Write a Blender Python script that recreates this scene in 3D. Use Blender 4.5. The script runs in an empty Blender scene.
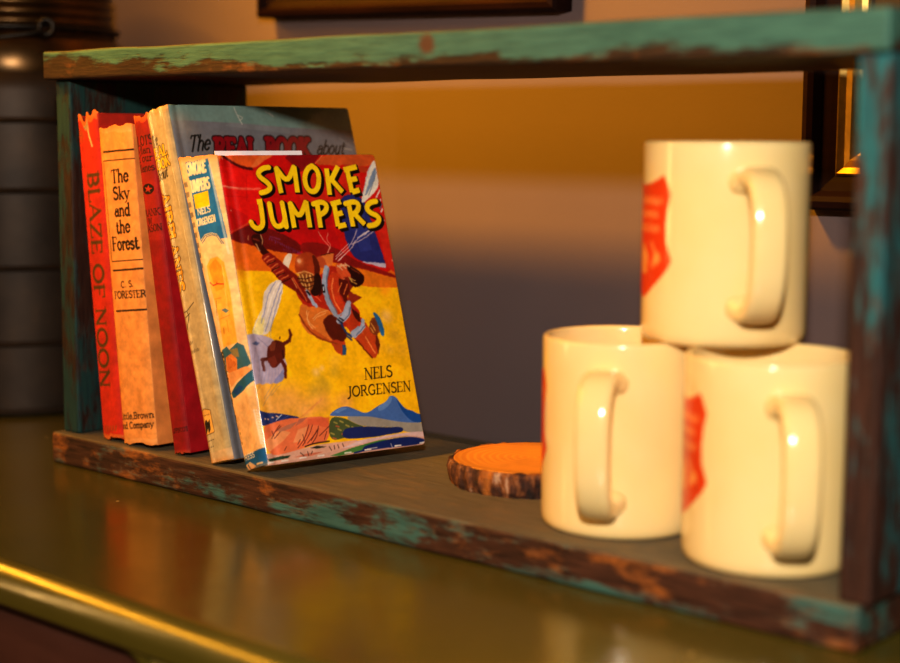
import bpy, bmesh, math, random
import numpy as np
from mathutils import Vector, Matrix, noise as mnoise
MM = 0.001
PI = math.pi
scene = bpy.context.scene
col = scene.collection

ART = {
 'smoke_cover': [
  ('p','f7bd0a',[-6.1,196.4,172.3,197.3,123.9,-23.5,-40.8,-2.7],1),
  ('p','e06a18',[-6.1,196.4,148.7,197.2,127.2,96.4,87.1,97.9,44,109.9,-20.3,114.8],1),
  ('b','f0901a',[4.6,111.9],5.56,0.6),
  ('b','f0901a',[37.1,109.1],5.73,0.6),
  ('b','ef8a20',[101.3,96.5],5.39,0.6),
  ('p','e07818',[46,120.1,86,110.4,113.5,102.1,113.2,97.1,87.4,99.2,63.6,104.1],1),
  ('b','f2ac62',[6,41.8],13.4,0.75),
  ('b','f2ac62',[23.2,35.5],13.56,0.75),
  ('b','f2ac62',[42.7,32.5],11.33,0.75),
  ('b','f2ac62',[12.2,29.7],11.02,0.75),
  ('b','f2ac62',[59.5,30.8],7.63,0.75),
  ('b','f2ac62',[31.7,27.7],8.71,0.75),
  ('b','c9a634',[44.3,47.7],5.68,0.6),
  ('b','c9a634',[48.6,42],5.73,0.6),
  ('b','c9a634',[40.7,39.7],5.63,0.6),
  ('b','c9a634',[55.5,49.1],5.11,0.6),
  ('b','eac07a',[43.4,50.2],3.17,0.7),
  ('b','eac07a',[47.9,52.1],2.52,0.7),
  ('b','dba63c',[99.8,78.6],6.7,0.5),
  ('b','dba63c',[102.7,67.9],6.03,0.5),
  ('b','dba63c',[89.3,62.7],5.94,0.5),
  ('b','dba63c',[105.8,58.4],6.06,0.5),
  ('b','f0c070',[98.6,79.9],5.35,0.7),
  ('b','f0c070',[97.2,59],3.97,0.4),
  ('b','e8b95a',[57.6,56.1],5.77,0.4),
  ('s','e08840',[27.7,24.6,41.4,32.6],0.62,0.7),
  ('s','e59a55',[30.6,25.5,44.4,34.1],1,0.6),
  ('p','c8140f',[-4,190.4,124.5,190.6,113.4,101.5,84,111.1,46,120.1,12.7,128.1,-2.1,132.2],1),
  ('p','e01a14',[0.5,175.4,29.9,170.9,24,139,-1.7,141.6],0.8),
  ('p','b31018',[26.2,151,71.4,143.7,76.4,115.8,46.1,120.7,22,128.3],0.6),
  ('p','d8401e',[55.9,171.9,98.1,170.2,96.5,155,72.6,149.9,52.4,153.5],0.5),
  ('p','6e1412',[0.5,133.6,16.4,140.2,27.9,137.6,48.4,127.3,47,120,26.3,123.6,0.2,131.8],1),
  ('p','8a1815',[47.7,129.2,71.1,124.6,84.7,114.1,111.8,104.7,111.3,102.3,84,111.1,46,120.1],1),
  ('s','c04a30',[0.7,134.6,9.1,137.9,16.5,140.7],0.74,1),
  ('p','8a1216',[54.1,184.3,74.3,184.2,65.5,174.9,55.6,170.6,47,179.4],1),
  ('p','d95a22',[5.6,183.8,43.6,183.7,25.5,173.6,22.5,173.5,16.6,173.9,13,176,10.1,178.8,6.6,181.4],1),
  ('p','ea7a3c',[32.4,183.7,43.6,183.7,26,173.6,22.5,173.7],0.8),
  ('s','52100f',[6.1,181.4,10,178.3,13.4,175.4,17.6,173.7,23.4,172.9],1.63,1),
  ('p','cc5826',[73.7,182.2,110.2,182,111,178.2,105,172.9,86.3,175.2,82.6,173.1,77.6,175,65.9,174.7],1),
  ('p','b54620',[86.3,175.5,105,172.9,102.6,169.6,96.7,170.1,88,173.1],0.8),
  ('s','e88a50',[73.8,181.5,66.5,175.1],0.53,1),
  ('s','e8705a',[0.7,162.9,13.3,161,26.2,160.8],1.36,0.75),
  ('s','f0a58c',[0.7,163.2,12.4,161.7],0.62,0.7),
  ('s','9c0c10',[19.3,169.1,16.5,153.7],0.32,0.6),
  ('s','a00d10',[-0.1,157.2,17.3,156],0.31,0.6),
  ('p','a90f14',[-0.8,153.2,0.8,140.7,0.7,134.4,12.3,139.4,17.1,143.8,8.2,149.4],0.5),
  ('p','2b3176',[80.9,156,96.8,156.3,100.4,138.5,102.7,124.6,105.2,112,104.1,110.1,89.6,113.9,83.7,116.7,80.5,121.8,78.9,131.7,79.1,143.5],1),
  ('p','3b4796',[86.9,143.3,95.9,145,96.9,121.1,88,120.2],0.5),
  ('p','c9bdd0',[89.8,114.3,105.3,112.3,104.5,109.7,101.5,110.1,88.1,114],1),
  ('p','cf2a1c',[103.3,134.7,110.1,142.7,112.6,104.7,105.6,110.1],1),
  ('p','e4dccb',[110.4,177.9,108.3,176.7,102.5,169.1,99.1,160.5,94.5,150.1,99,151.8,104.2,155.7,109.5,159.9,110.8,165.1,110.5,172.9],1),
  ('p','7d8ea6',[110.2,173.8,105.7,168.1,100.4,158.6,98,154.8,101.1,156.7,107.1,164.2,109.9,170],1),
  ('s','b9bfc8',[107,174.8,102,166.2,97.8,156.7],0.55,1),
  ('s','5a6b86',[110.3,170,105.4,161.4,101.5,155.7],0.41,1),
  ('s','e4dccb',[110.1,158.4,106.7,154.2],0.89,1),
  ('s','b83028',[110,155.5,107.1,151.8],0.89,1),
  ('s','e4dccb',[109.8,152.7,107.5,149.4],0.89,1),
  ('s','56688c',[109.7,149.8,107.9,147],0.89,1),
  ('s','e4dccb',[109.5,146.9,108.3,144.6],0.89,1),
  ('p','e6d6c0',[40.1,121.6,36.9,121,32.9,115.8,34.2,111.9,36.3,111.3,40.8,120],1),
  ('p','e9dccb',[27.1,106.6,19.1,101.2,16.8,96.9,14.7,88.1,12.2,84.3,7.8,79.7,5.9,74.6,9.2,74.3,17.8,78.1,23.2,85.8,29.2,96.1,31.5,102.1],1),
  ('s','8f93b4',[28.5,103.4,22.6,98.3,17,89.7,14.2,82.8],0.76,1),
  ('s','8f93b4',[29.9,101,26.4,94.5,20.6,87.7,16,79.1],0.94,1),
  ('s','b7aec0',[24.4,102.7,20.3,96.7,18.8,91.4],0.56,1),
  ('s','a9a6c0',[25.9,99.9,22.6,92.9,15.7,82.7],0.5,1),
  ('p','f4dc8a',[14.2,89,8.2,80.5,6.4,76.2,7.8,75.6,13.7,81,16.4,87.9],1),
  ('s','e9dccb',[14.6,88.9,10.1,83,6.7,76.2],0.56,1),
  ('s','d9c9a8',[20,88.6,16.6,80.8,16.1,72.9],0.37,1),
  ('s','c0b6b4',[17.1,88.8,14.7,81,14.8,73.9],0.37,1),
  ('s','b4aab4',[24,88.4,18.7,81.6,17.6,72.8],0.38,1),
  ('p','b3a4b8',[0.8,75.1,3.9,75.9,9.6,75.1,14.3,73.9,19.7,70.9,22.7,65.3,24,61.7,25,57.6,24.8,54.5,22.9,50.7,20.4,46.9,17.6,46.1,16,45.6,14.2,46.5,12,45.6,10.3,46.6,7.7,45.8,5.4,46.9,3.3,46.2,0.6,47.3,0.2,60.9],1),
  ('p','8c8cb4',[24.8,54.5,22.9,50.7,20.4,46.9,17.6,46.1,16,45.6,14.8,47.4,19.1,50.6,22,53.9],1),
  ('s','8f8cb0',[8.4,62.9,7.3,54.2,4.5,47.1],0.31,0.8),
  ('s','8f8cb0',[10.3,61.9,9.2,54.1,6.6,46.9],0.31,0.8),
  ('s','8f8cb0',[12.3,60.8,11.1,53.9,8.7,46.7],0.31,0.8),
  ('s','8f8cb0',[14.3,59.8,13.1,53.7,10.8,46.5],0.31,0.8),
  ('s','8f8cb0',[16.3,58.8,15,53.6,13,46.3],0.31,0.8),
  ('s','8f8cb0',[18.2,57.7,17,53.4,15.1,46.1],0.31,0.8),
  ('s','8f8cb0',[20.2,56.7,18.9,53.2,17.2,45.9],0.31,0.8),
  ('s','a292ac',[7.2,67.4,4,60.6,3.3,51.1],0.49,0.8),
  ('p','5a6288',[5.2,70.4,7.4,71.2,10.2,70,8.5,69.1,6.1,69.2],1),
  ('s','6c6c90',[9.3,73.4,13.4,68.7,15.8,65.8],0.31,1),
  ('s','9a8a80',[17.1,46.4,4.9,33.5],0.28,0.8),
  ('s','9a8a80',[18.9,45.3,11.3,39],0.28,0.8),
  ('s','9a8a80',[5.3,46.1,2.5,40.7],0.27,0.8),
  ('s','9a8a80',[13.6,45.8,7.1,37.7],0.28,0.8),
  ('p','5c2014',[17.8,70.1,20.8,71.2,25.4,69.1,25.6,65.1,24.6,60.7,21.3,57.9,17.7,54.9,15,54.9,13.4,58.1,12.7,60.8,13.9,66,16.4,68.9],1),
  ('p','7e3a24',[18.7,70.5,20.3,69.5,18.7,65.2,15.6,65,15.6,67.6],1),
  ('s','5c2014',[24.2,68,29.3,69.7],1.98,1),
  ('s','5c2014',[29.3,69.7,31,73.1],1.63,1),
  ('s','5c2014',[31,73.1,30.7,76.1],1.25,1),
  ('s','5c2014',[30.4,73.6,30.5,75.9],1.38,1),
  ('s','5c2014',[21.7,59.2,23.7,55],2.23,1),
  ('s','5c2014',[23.7,55,22.9,48.9],1.86,1),
  ('s','5c2014',[13.8,60.5,9.9,60.3],1.84,1),
  ('s','5c2014',[9.9,60.3,9.9,54],1.47,1),
  ('p','7a3020',[12.9,60.8,18.1,62.1,19.2,57.6,16.2,54.8,14.2,57.2],1),
  ('s','3c120c',[23.3,71.5,23.5,72.4],0.75,1),
  ('s','3a1510',[23.5,64.4,23.6,59.9],0.87,1),
  ('p','b5502a',[56,118.4,64.6,119.4,67.1,113.3,65,110.6,60.9,111.3,56.8,111.9],1),
  ('p','d97838',[60.4,119.3,69.6,120.6,67,113.1,63,111.2,62.9,116.3],1),
  ('s','2a0a08',[60.4,119.3,69.6,120.6],0.39,1),
  ('p','3a100c',[15.6,133.2,21.4,134.1,23.7,131.1,22.3,126.6,23.5,124.8,26.3,122.4,24.6,120.2,21.3,120.8,19.9,122.7,18.1,125.2,15.8,129.1],1),
  ('s','c89060',[18,127.7,19.5,123.6],0.81,1),
  ('s','d8a070',[21.9,133.4,22.7,130.5,22,127.5],0.57,1),
  ('s','b07850',[13.6,133.2,13.6,130.5],0.56,1),
  ('s','7a2c1c',[17.1,130.9,20.4,129.8],1.01,1),
  ('p','8c1f14',[20.2,120.7,25.7,123.1,29.5,119.5,35.6,113.8,40.6,108.2,46.2,105.1,49,98.6,51.4,89.4,47.2,89.2,44.1,94.4,38,100.1,31.5,103,27.4,107.9,23.7,114.8,20.3,118.1],1),
  ('s','d06a3c',[21.7,118.4,24.9,120.3],0.94,1),
  ('s','d06a3c',[24.1,115.2,27.3,117],0.94,1),
  ('s','d06a3c',[27,111.9,30.2,113.7],0.94,1),
  ('s','d06a3c',[29.8,108.2,33,110],0.95,1),
  ('p','5e120e',[35.2,112,38.4,107.4,36.5,102.9,31.5,103.2,33.5,108.5],1),
  ('s','c44a2a',[39.8,104.1,42.9,99,46.6,93.8],1.01,1),
  ('s','e0a050',[39.7,103.7,42,99.5],0.83,1),
  ('p','b02a16',[37.3,106.5,47.9,108.7,59.1,107.2,62,111.7,67,112.8,71.4,111.2,71,103.9,72.9,97.3,73.9,91.7,79.7,85.8,80.6,82,77.2,78.6,72.8,75.2,63.4,75.8,59.1,80.7,51.8,85.7,44,88,39.3,95.5],1),
  ('p','d8452a',[65.5,110.6,69.5,106.7,66.6,97.6,68.2,92,70.9,87.3,67.9,82.9,63.1,85,61.9,95.1],1),
  ('s','ee7a50',[68.8,105.8,66.1,97.7,67.7,91.1,70.7,86.4],0.85,1),
  ('s','e86040',[50.6,95.8,55,91.9],0.64,1),
  ('p','4a120c',[52.9,104.8,57.7,105.5,56.9,96.3,54.5,94.7,52.1,98.4],1),
  ('p','5a1610',[72.2,93.6,75.3,87.9,73.2,82.5,70.4,84.5],1),
  ('p','b4481e',[42.4,114.9,43.4,117.6,46.5,120.2,51.3,121.3,55.3,120.3,57.8,116.9,58,111.9,56.7,107.3,54.5,105.6,47.2,110.6,42.4,109.4],1),
  ('p','7c2814',[54.7,119.8,57.8,116.9,58.2,111.9,56.8,106.4,54.4,104.7,54.4,110.2,55.1,115.2],1),
  ('b','e0763c',[47.8,116.5],3.22,0.9),
  ('b','f4b48a',[44.4,116.3],1.53,0.9),
  ('s','d98a50',[42.6,109,47.2,110.7,53.6,108.9],1.02,1),
  ('p','a8642e',[42.8,108.8,47.1,110.2,53.2,108.4,54.2,103.8,52.3,98.4,48,98.5,44.1,102.5],1),
  ('p','d89a58',[44.6,108,51,108.5,51.3,104.9,49.4,100.4,46.5,101.5,44.5,104.3],1),
  ('p','5a2412',[51.8,107.6,54.7,106.5,52.8,98.8,49,98.6],1),
  ('s','2c120a',[43.6,108.9,43.3,104.8,43.5,100],0.35,1),
  ('s','2c120a',[45.4,108.8,45.2,104.7,45.4,99.9],0.35,1),
  ('s','2c120a',[47.5,108.7,47.2,104.6,47.4,99.8],0.35,1),
  ('s','2c120a',[49.7,108.6,49.5,104.5,49.7,99.7],0.35,1),
  ('s','2c120a',[52,108.5,51.7,104.4,51.9,99.6],0.35,1),
  ('s','2c120a',[43,108,48.7,107.5,54,108.4],0.35,1),
  ('s','2c120a',[43.5,106.2,48.3,105.7,53.7,106.6],0.35,1),
  ('s','2c120a',[44,104.2,47.9,103.7,53.3,104.6],0.35,1),
  ('s','2c120a',[44.5,102.1,47.6,101.7,52.9,102.6],0.35,1),
  ('s','2c120a',[45,100.3,47.2,99.9,52.6,100.8],0.35,1),
  ('s','e8c088',[45.7,106.8,47,106.4],0.45,1),
  ('s','e8c088',[47.9,103.2,49.5,103.3],0.45,1),
  ('p','201010',[53.3,104.8,57.3,107.3,55.1,96.5,52.4,94.8],1),
  ('p','d0562c',[68.3,112.7,72.3,114.5,79,111.8,82.9,109.6,78.4,103.5,73.1,98.2,68.9,97.5,71,103.9],1),
  ('p','7a2214',[70.2,103.9,77.9,106.3,80.5,100.6,76.1,97.1,70.1,93.8,67.8,95.7],1),
  ('p','3c110c',[78.2,110.5,83.9,109.5,88.1,105.8,87.2,101.6,83.4,98.6,78.7,99.3,76.6,102.2,78.8,105.3],1),
  ('s','e0b080',[70.5,111.7,73.5,113.5],0.59,1),
  ('s','e0b080',[72.3,112.1,75.1,113],0.59,1),
  ('s','e0b080',[74,112.5,76.7,112.6],0.59,1),
  ('s','e0b080',[75.8,112.9,78.3,112.1],0.6,1),
  ('s','d8b058',[77.1,104.7,79.2,102],0.66,1),
  ('s','d8b058',[78.3,103.5,80.3,101.1],0.66,1),
  ('s','d8b058',[79.6,102.3,81.4,100.2],0.66,1),
  ('s','f08050',[69.5,103.9,73.8,104.2],0.78,1),
  ('s','e88858',[69.2,98.9,74.6,103.2],0.65,1),
  ('p','8c2c18',[75.3,97.6,77.8,95.2,84.2,92.3,76.6,89.1,73.8,90.8],1),
  ('s','9aa6bc',[62.8,111.2,59.6,104.5,58.7,93.5,62.2,84.6],3,1),
  ('s','6a7894',[64.1,110.5,61,103.5,60.4,93.9,63.7,85.4],0.52,1),
  ('s','1a1a22',[58.6,100.6,58.7,98.1],1.8,1),
  ('s','c8ccd6',[58.7,100.3,58.7,98.6],0.91,1),
  ('s','9aa6bc',[46.9,98.3,49.6,90.4],2.18,1),
  ('s','1a1a22',[47,97.6,47.7,95.8],1.53,1),
  ('s','9aa6bc',[73.7,89.4,70,82.7,63.2,80.4],3.67,1),
  ('s','5c6c90',[66.6,81.6,67.6,78.3],0.59,1),
  ('p','d8782e',[40.8,90.5,43.4,90.8,47,87.8,55.5,83.7,60.9,79.7,62.1,75,59.9,68.8,55.5,67.8,50.1,72.2,43.9,71.8,40.5,75.6,38.5,81.2,38.9,86.5],1),
  ('p','d8782e',[39.4,87.4,48.6,89.5,59.3,86.1,65.5,80.2,60.7,66.4,54.7,67.8,45.2,72.1,39.1,82.9],1),
  ('p','c05a20',[39.1,82.9,42.5,79.1,49.5,73.2,58.6,66.6,52.6,67.5,45.1,71.5],1),
  ('p','6a2414',[53.5,80.1,60,84.3,65.5,80.2,63.4,69.4,59.2,66.6,56.3,70.8,54.3,76.4],1),
  ('s','f0b070',[43.8,86.2,43.6,79.9,48,76],0.45,1),
  ('s','f0b070',[47.7,80.6,51.2,83,56.7,84.5],0.45,0.9),
  ('s','f0b070',[45.6,86.1,42.6,80.9,45.8,76.2],0.38,1),
  ('p','c04420',[56.4,67.6,66.4,68.7,66.3,61.4,63,58.7,59.2,60.8],1),
  ('s','2f4a74',[65.8,63.9,64.1,59.2],1.55,1),
  ('p','b8481e',[69.4,77,81.9,79.2,86.2,72.1,89.9,65.7,90.7,60.8,85.5,55.1,81.6,56.6,76.7,64.3,72.1,69.5],1),
  ('p','e0713c',[79.6,71.4,84.5,67.4,86.3,58.7,83.7,56.4,80.4,61.6],1),
  ('s','7c2814',[72.4,70.7,77.9,63,83.6,55.8],0.78,1),
  ('s','9aa6bc',[81,77.9,77.8,73.5,72.9,70.6],3.43,1),
  ('s','2c3c68',[65.1,76.7,68,69.8,71.7,67.1],1.04,1),
  ('p','c83c20',[66.3,82.6,75.1,84.5,81.3,79.8,78.9,75.1,70.6,75.7],1),
  ('p','8a4420',[85.3,76.2,90,80.5,92.8,78.5,93.3,70.1,88.8,69.5,86.2,72.9],1),
  ('s','e0b060',[88.3,77.8,89.7,74],0.66,1),
  ('s','2f6a9a',[90.8,81.6,93,79.4,94,73.7,93.9,69.1],2.14,1),
  ('s','e8c8c0',[69.8,116.4,83.3,125.2,88.3,133.9],0.46,1),
  ('s','e8c8c0',[71.2,115.4,82.8,122.8,86.9,128.3,97.5,133.6],0.46,1),
  ('s','e8c8c0',[83.3,125.2,93.2,128.6,101.7,133.5],0.47,1),
  ('s','e8c8c0',[70.5,118.2,80.7,125.7],0.46,1),
  ('s','e8c8c0',[72.4,115.8,81.1,122],0.46,1),
  ('s','e09a80',[61.1,133.9,64.1,127.8,67.7,124.4,65.4,120.8],0.46,1),
  ('s','e09a80',[67.7,132.7,65.8,128.2,68.9,125.3,64.8,120.6],0.46,1),
  ('s','e8d8d8',[87.9,129.2,96.8,132.7],0.33,1),
  ('s','e8d8d8',[89.3,129.5,97.8,133.4],0.33,1),
  ('s','e8d8d8',[90.6,129.9,98.8,134.1],0.34,1),
  ('s','e8d8d8',[92,130.2,99.9,134.9],0.34,1),
  ('s','e8d8d8',[93.4,130.5,100.9,135.6],0.34,1),
  ('s','8a4a8a',[27.9,132.1,34.6,130.1],0.51,0.7),
  ('s','7a4490',[27.6,131.5,27.2,130.2],0.57,0.65),
  ('s','7a4490',[28.9,130.8,28.7,129.5],0.57,0.65),
  ('s','7a4490',[30.2,130.2,30.4,129.4],0.57,0.65),
  ('s','7a4490',[31.5,129.5,30.8,127.9],0.57,0.65),
  ('s','7a4490',[32.7,128.8,32.5,127.8],0.57,0.65),
  ('s','7a4490',[34,128.1,34.6,126.8],0.57,0.65),
  ('s','7a4490',[35.3,127.4,35.7,126.2],0.57,0.65),
  ('s','7a4490',[36.6,126.7,36.8,125.8],0.57,0.65),
  ('s','7a4490',[37.9,126,38,124.4],0.57,0.65),
  ('s','7a4490',[39.2,125.4,39.2,123.8],0.58,0.65),
  ('s','7a4490',[40.5,124.7,40.8,123.9],0.58,0.65),
  ('s','7a4490',[41.8,124,42.1,122.6],0.58,0.65),
  ('s','7a4490',[43.1,123.3,42.9,122.5],0.58,0.65),
  ('s','7a4490',[44.4,122.6,44.8,121.3],0.58,0.65),
  ('s','7a4490',[45.7,121.9,45.9,120.2],0.58,0.65),
  ('s','7a4490',[47,121.2,47.2,119.5],0.58,0.65),
  ('s','7a4490',[48.3,120.5,48.1,118.9],0.58,0.65),
  ('s','7a4490',[49.7,119.8,49.5,118.1],0.58,0.65),
  ('s','7a4490',[51,119.1,51.5,118.3],0.58,0.65),
  ('s','7a4490',[52.3,118.4,51.9,117.5],0.58,0.65),
  ('s','7a4490',[35.5,124.1,36.1,123.3],0.51,0.5),
  ('s','7a4490',[37,123.7,37.2,122.9],0.51,0.5),
  ('s','7a4490',[38.4,123.3,38.5,122.5],0.51,0.5),
  ('s','7a4490',[39.9,122.9,39.7,121.9],0.51,0.5),
  ('s','7a4490',[41.3,122.5,41.4,121.2],0.51,0.5),
  ('s','7a4490',[42.8,122,43,120.8],0.51,0.5),
  ('s','7a4490',[44.2,121.6,44.6,120.3],0.52,0.5),
  ('s','7a4490',[45.7,121.2,46,120.5],0.51,0.5),
  ('s','7a4490',[47.2,120.7,47.6,119.5],0.51,0.5),
  ('p','e0d2c4',[27.7,106.6,31.8,104.7,30,97.9,25.2,88.1,19.4,79.8,15.6,73.8,7.6,75.6,12.4,82.7,15.8,89.9,17.8,98.6,22.2,102.1],1),
  ('p','ead890',[7.6,75.4,12.6,83.9,14.9,85,15.6,81.3,12.3,74.7],1),
  ('s','8488b0',[30.3,104.1,24.8,95.6,19.9,85.9,14.6,76.4],0.44,1),
  ('s','8488b0',[30.6,101,25.2,91.9,20.6,82.2,17.4,76.2],0.44,1),
  ('s','8488b0',[26.5,105,19.9,97.2,16.9,88.6,12.8,81.4],0.44,1),
  ('s','f2e8dc',[28.9,104.2,22.7,97,18.1,87.3,13.7,78.9],0.5,1),
  ('p','7a1a10',[32.3,110.4,36.3,112.1,42.4,108,45.4,99.5,49.1,90.4,43.9,91.7,39.4,98.3,31.5,103.1],1),
  ('s','d8703a',[23.1,116.9,28.3,119.1],0.69,1),
  ('s','3a0c08',[23.4,115.1,28.8,117.4],0.63,1),
  ('s','d8703a',[25,113.2,30.2,115.5],0.69,1),
  ('s','3a0c08',[25.2,111.5,30.7,113.7],0.63,1),
  ('s','d8703a',[27.8,109.6,33,111.8],0.69,1),
  ('s','3a0c08',[28,107.8,33.5,110],0.63,1),
  ('s','d8703a',[30.7,106.1,35.9,108.4],0.69,1),
  ('s','3a0c08',[30.9,104.4,36.5,106.6],0.63,1),
  ('s','c85a2c',[38.6,106.9,41.7,100.4,45.2,92.5],0.89,1),
  ('s','e8a058',[37.8,106.3,40.3,100.4],0.51,1),
  ('p','a8401a',[40.9,112.7,42.7,118.5,47,121.4,52.6,121.8,57,119.2,58,113.6,56.1,108.2,52.5,107.8,47.2,110.3,41.2,109.2],1),
  ('p','5c1c0e',[53.9,121.1,57.6,117.5,58.2,111.7,56.3,105.1,53,104.5,54.4,113.1],1),
  ('b','e88a50',[45.1,116.1],3.21,0.8),
  ('b','f6c8a0',[44.7,116.6],1.53,0.9),
  ('s','e0a060',[41.5,109.1,47.2,110.5,52.6,108.1],0.7,1),
  ('p','2a0e0a',[52.4,107.5,57.4,109.1,57.7,101.4,54.5,95.7,50.8,94.6,48.3,97.8,51.3,101.5],1),
  ('p','8a4a20',[42,108.9,52.7,108.6,52.7,103,49.5,98,45.4,99.5,42.2,104],1),
  ('s','e6b068',[43,107.9,43.9,105.2],0.83,1),
  ('s','e6b068',[45.3,108.2,45.8,104.6],0.83,1),
  ('s','e6b068',[47.9,108.1,48,104.2],0.84,1),
  ('s','e6b068',[50.4,107.7,50.7,104.3],0.84,1),
  ('s','e6b068',[43.6,103.7,44.7,101.6],0.83,1),
  ('s','e6b068',[46.1,103.3,46.4,100],0.83,1),
  ('s','e6b068',[48.8,103.4,48.6,99.6],0.83,1),
  ('s','2c1008',[41.8,106.3,46.8,105.4,52.3,106.6],0.51,1),
  ('s','2c1008',[42.2,104,47.3,103.1,52.6,104],0.51,1),
  ('s','2c1008',[44,101.1,47.4,100.3,51.3,101.5],0.51,1),
  ('s','c89050',[45,99,48.5,97.6],0.51,1),
  ('p','c8401c',[63.5,107.8,70.3,108.8,72.2,103.2,67.7,95.7,70.9,89.1,68.6,83.8,63.7,82.8,61.6,90.9,60.9,100],1),
  ('p','5a140c',[69.6,104.9,75.5,103.3,76.2,96.5,71.1,90.1,69.2,95.6],1),
  ('s','f08048',[65.7,104.9,63.3,97.3,64.7,89.5,67.3,84.7],1.05,1),
  ('s','e07838',[71.4,102,67.9,96.7],0.65,1),
  ('s','e07838',[75,101,71.5,95],0.66,1),
  ('p','2e0c08',[76.8,113,82.7,110.8,88.1,105.8,87.1,101.1,81.8,98.9,77.4,100.9,81.5,104.7,76.8,108.2],1),
  ('s','e6b488',[70.6,112.6,73.5,109.9],0.72,1),
  ('s','e6b488',[73.3,113.2,76.1,110.7],0.72,1),
  ('s','e6b488',[75.9,113.7,78.6,111.5],0.73,1),
  ('s','dca850',[77,105,81.1,102.8],0.59,1),
  ('s','dca850',[78.4,102.6,81.9,100.6],0.59,1),
  ('s','8a3a20',[79.7,110.6,85,107.1],0.66,1),
  ('s','9aa6bc',[62.3,111.7,59,103.9,58.5,93.7,63.4,82.9],2.85,1),
  ('s','64728e',[63.7,111.1,60.8,103.8,60.4,94.2,64.8,84.1],0.58,1),
  ('s','16161c',[58.2,101.1,58,97.3],1.68,1),
  ('s','c8ccd6',[58.3,100.4,58,98.1],0.78,1),
  ('s','9aa6bc',[46.6,98.4,48.2,93,51.4,88.7],1.92,1),
  ('s','16161c',[46.8,97.9,48,96.3],1.41,1),
  ('p','5a1c0e',[54,79.4,59.6,84.1,63.3,80.8,69.3,72.5,66.6,66,62.2,67.6,57.2,70.5,54.8,74.8],1),
  ('p','b83c18',[74,84,79.6,83.6,80,78.2,75.2,73.3,69.3,73.5,69.4,78.9],1),
  ('p','4a140a',[75.2,86.8,80,82.3,80.4,77.1,78.2,78,75.4,82.1],1),
  ('p','a4aec4',[73.1,90,75.6,87.2,72.3,80,64.2,76.4,62.2,79.9,69.1,83.3],1),
  ('s','5a6886',[74.6,86.8,71.3,80.6,64.8,77.9],0.66,1),
  ('s','1c2030',[64.3,80,67.2,78],1.04,1),
  ('s','1c2030',[65.7,80.9,68.3,79.2],0.78,1),
  ('p','c0481c',[75.4,68.7,83.9,71.7,89.6,68.7,90.6,62.5,86.8,54.8,82.7,55.8,78.9,62,73.6,67],1),
  ('s','ec8848',[81.6,68,84.3,62.1,86.2,58.1],0.99,1),
  ('s','6a2010',[75.3,66.6,79.9,59.9,83.6,55.7],0.91,1),
  ('p','6a2412',[89.5,71,90.9,63.1,88.4,56.6,87.6,63.4],1),
  ('p','a4aec4',[82.4,77.7,82.8,73.8,74.4,68,68.8,69.9,76.6,72.7],1),
  ('s','5a6886',[82.7,75.1,75.1,69.5],0.53,1),
  ('s','24386a',[66.2,77.6,67.6,72.6,71.6,69],1.43,1),
  ('p','7a3a1a',[85,75.2,89.9,79.1,91.7,76.1,91,69.6,88.6,68.2,85.4,71.3],1),
  ('s','dca050',[86.9,76.1,89.3,71.8],0.66,1),
  ('s','dca050',[86.1,73.6,87.8,70.4],0.53,1),
  ('p','2a6a9c',[90.3,82.3,93.1,81.5,95.4,74.5,95.3,68,92.5,68,92,74.5,90.5,78.8],1),
  ('p','b0441c',[57.7,65.7,63.8,66.7,65.3,62.5,62.4,60,58.9,61.5],1),
  ('p','2c5a88',[64.6,64.9,66.8,62.7,65.4,58.4,63.6,59.9],1),
  ('s','8c3c14',[38.8,84.7,41.9,76.7,46.9,71.3,56.2,66.8,60.7,65.9],0.95,1),
  ('s','f0b070',[44.1,86.9,43.4,79.4,46.2,75.4],0.45,1),
  ('s','f0b070',[47.4,81.6,52.5,85.1,58.8,86],0.45,1),
  ('w',),
  ('f','120c0a',[36.3,172.6,32.2,172.2,28.1,169.5,28.8,166.8,33.6,163.4,35.1,160.3,32.2,157.9,27.8,157.1],4.77,1),
  ('f','120c0a',[40.8,172.3,41.5,156.8],4.79,1),
  ('f','120c0a',[40.8,172.3,46.7,162.8,53.3,173.1],4.79,1),
  ('f','120c0a',[53.3,173.1,52.7,156.9],4.84,1),
  ('f','120c0a',[65.9,173.2,61.8,171.2,58.9,165.1,59.5,159.1,63.2,156.7,67.2,158.9,69.4,165,69.1,170.6,65.9,173.2],4.9,1),
  ('f','120c0a',[75.7,171.5,74.9,155],4.91,1),
  ('f','120c0a',[84.2,172.7,76.7,163],4.99,1),
  ('f','120c0a',[77.6,164.9,84.2,156.6],4.93,1),
  ('f','120c0a',[90.2,170.4,91,156.4],4.98,1),
  ('f','120c0a',[87.8,170.4,97.5,172.2],4.98,1),
  ('f','120c0a',[90.4,164,96.3,164.9],4.99,1),
  ('f','120c0a',[91,156.4,96.7,157.7],4.99,1),
  ('f','120c0a',[24.3,151.7,27.9,152.2],4.7,1),
  ('f','120c0a',[26.4,151.9,26.3,143.3,25.7,137.4,21.9,135.5,18.8,137.6,18.2,139.9],4.7,1),
  ('f','120c0a',[32.3,151.2,32.3,140.4,34.6,136.2,39.4,137.4,41.1,141],4.74,1),
  ('f','120c0a',[41,151.3,41.3,142,41.2,136],4.76,1),
  ('f','120c0a',[46.2,150.8,46.4,135.6],4.77,1),
  ('f','120c0a',[46.2,150.8,51,140.7,57.5,151.3],4.79,1),
  ('f','120c0a',[57.5,151.3,57.2,135.3],4.85,1),
  ('f','120c0a',[64.9,150.4,64.6,135],4.87,1),
  ('f','120c0a',[61.9,149.5,67.9,151,71.6,149,70.1,144.9,64.7,142.4],4.83,1),
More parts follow.
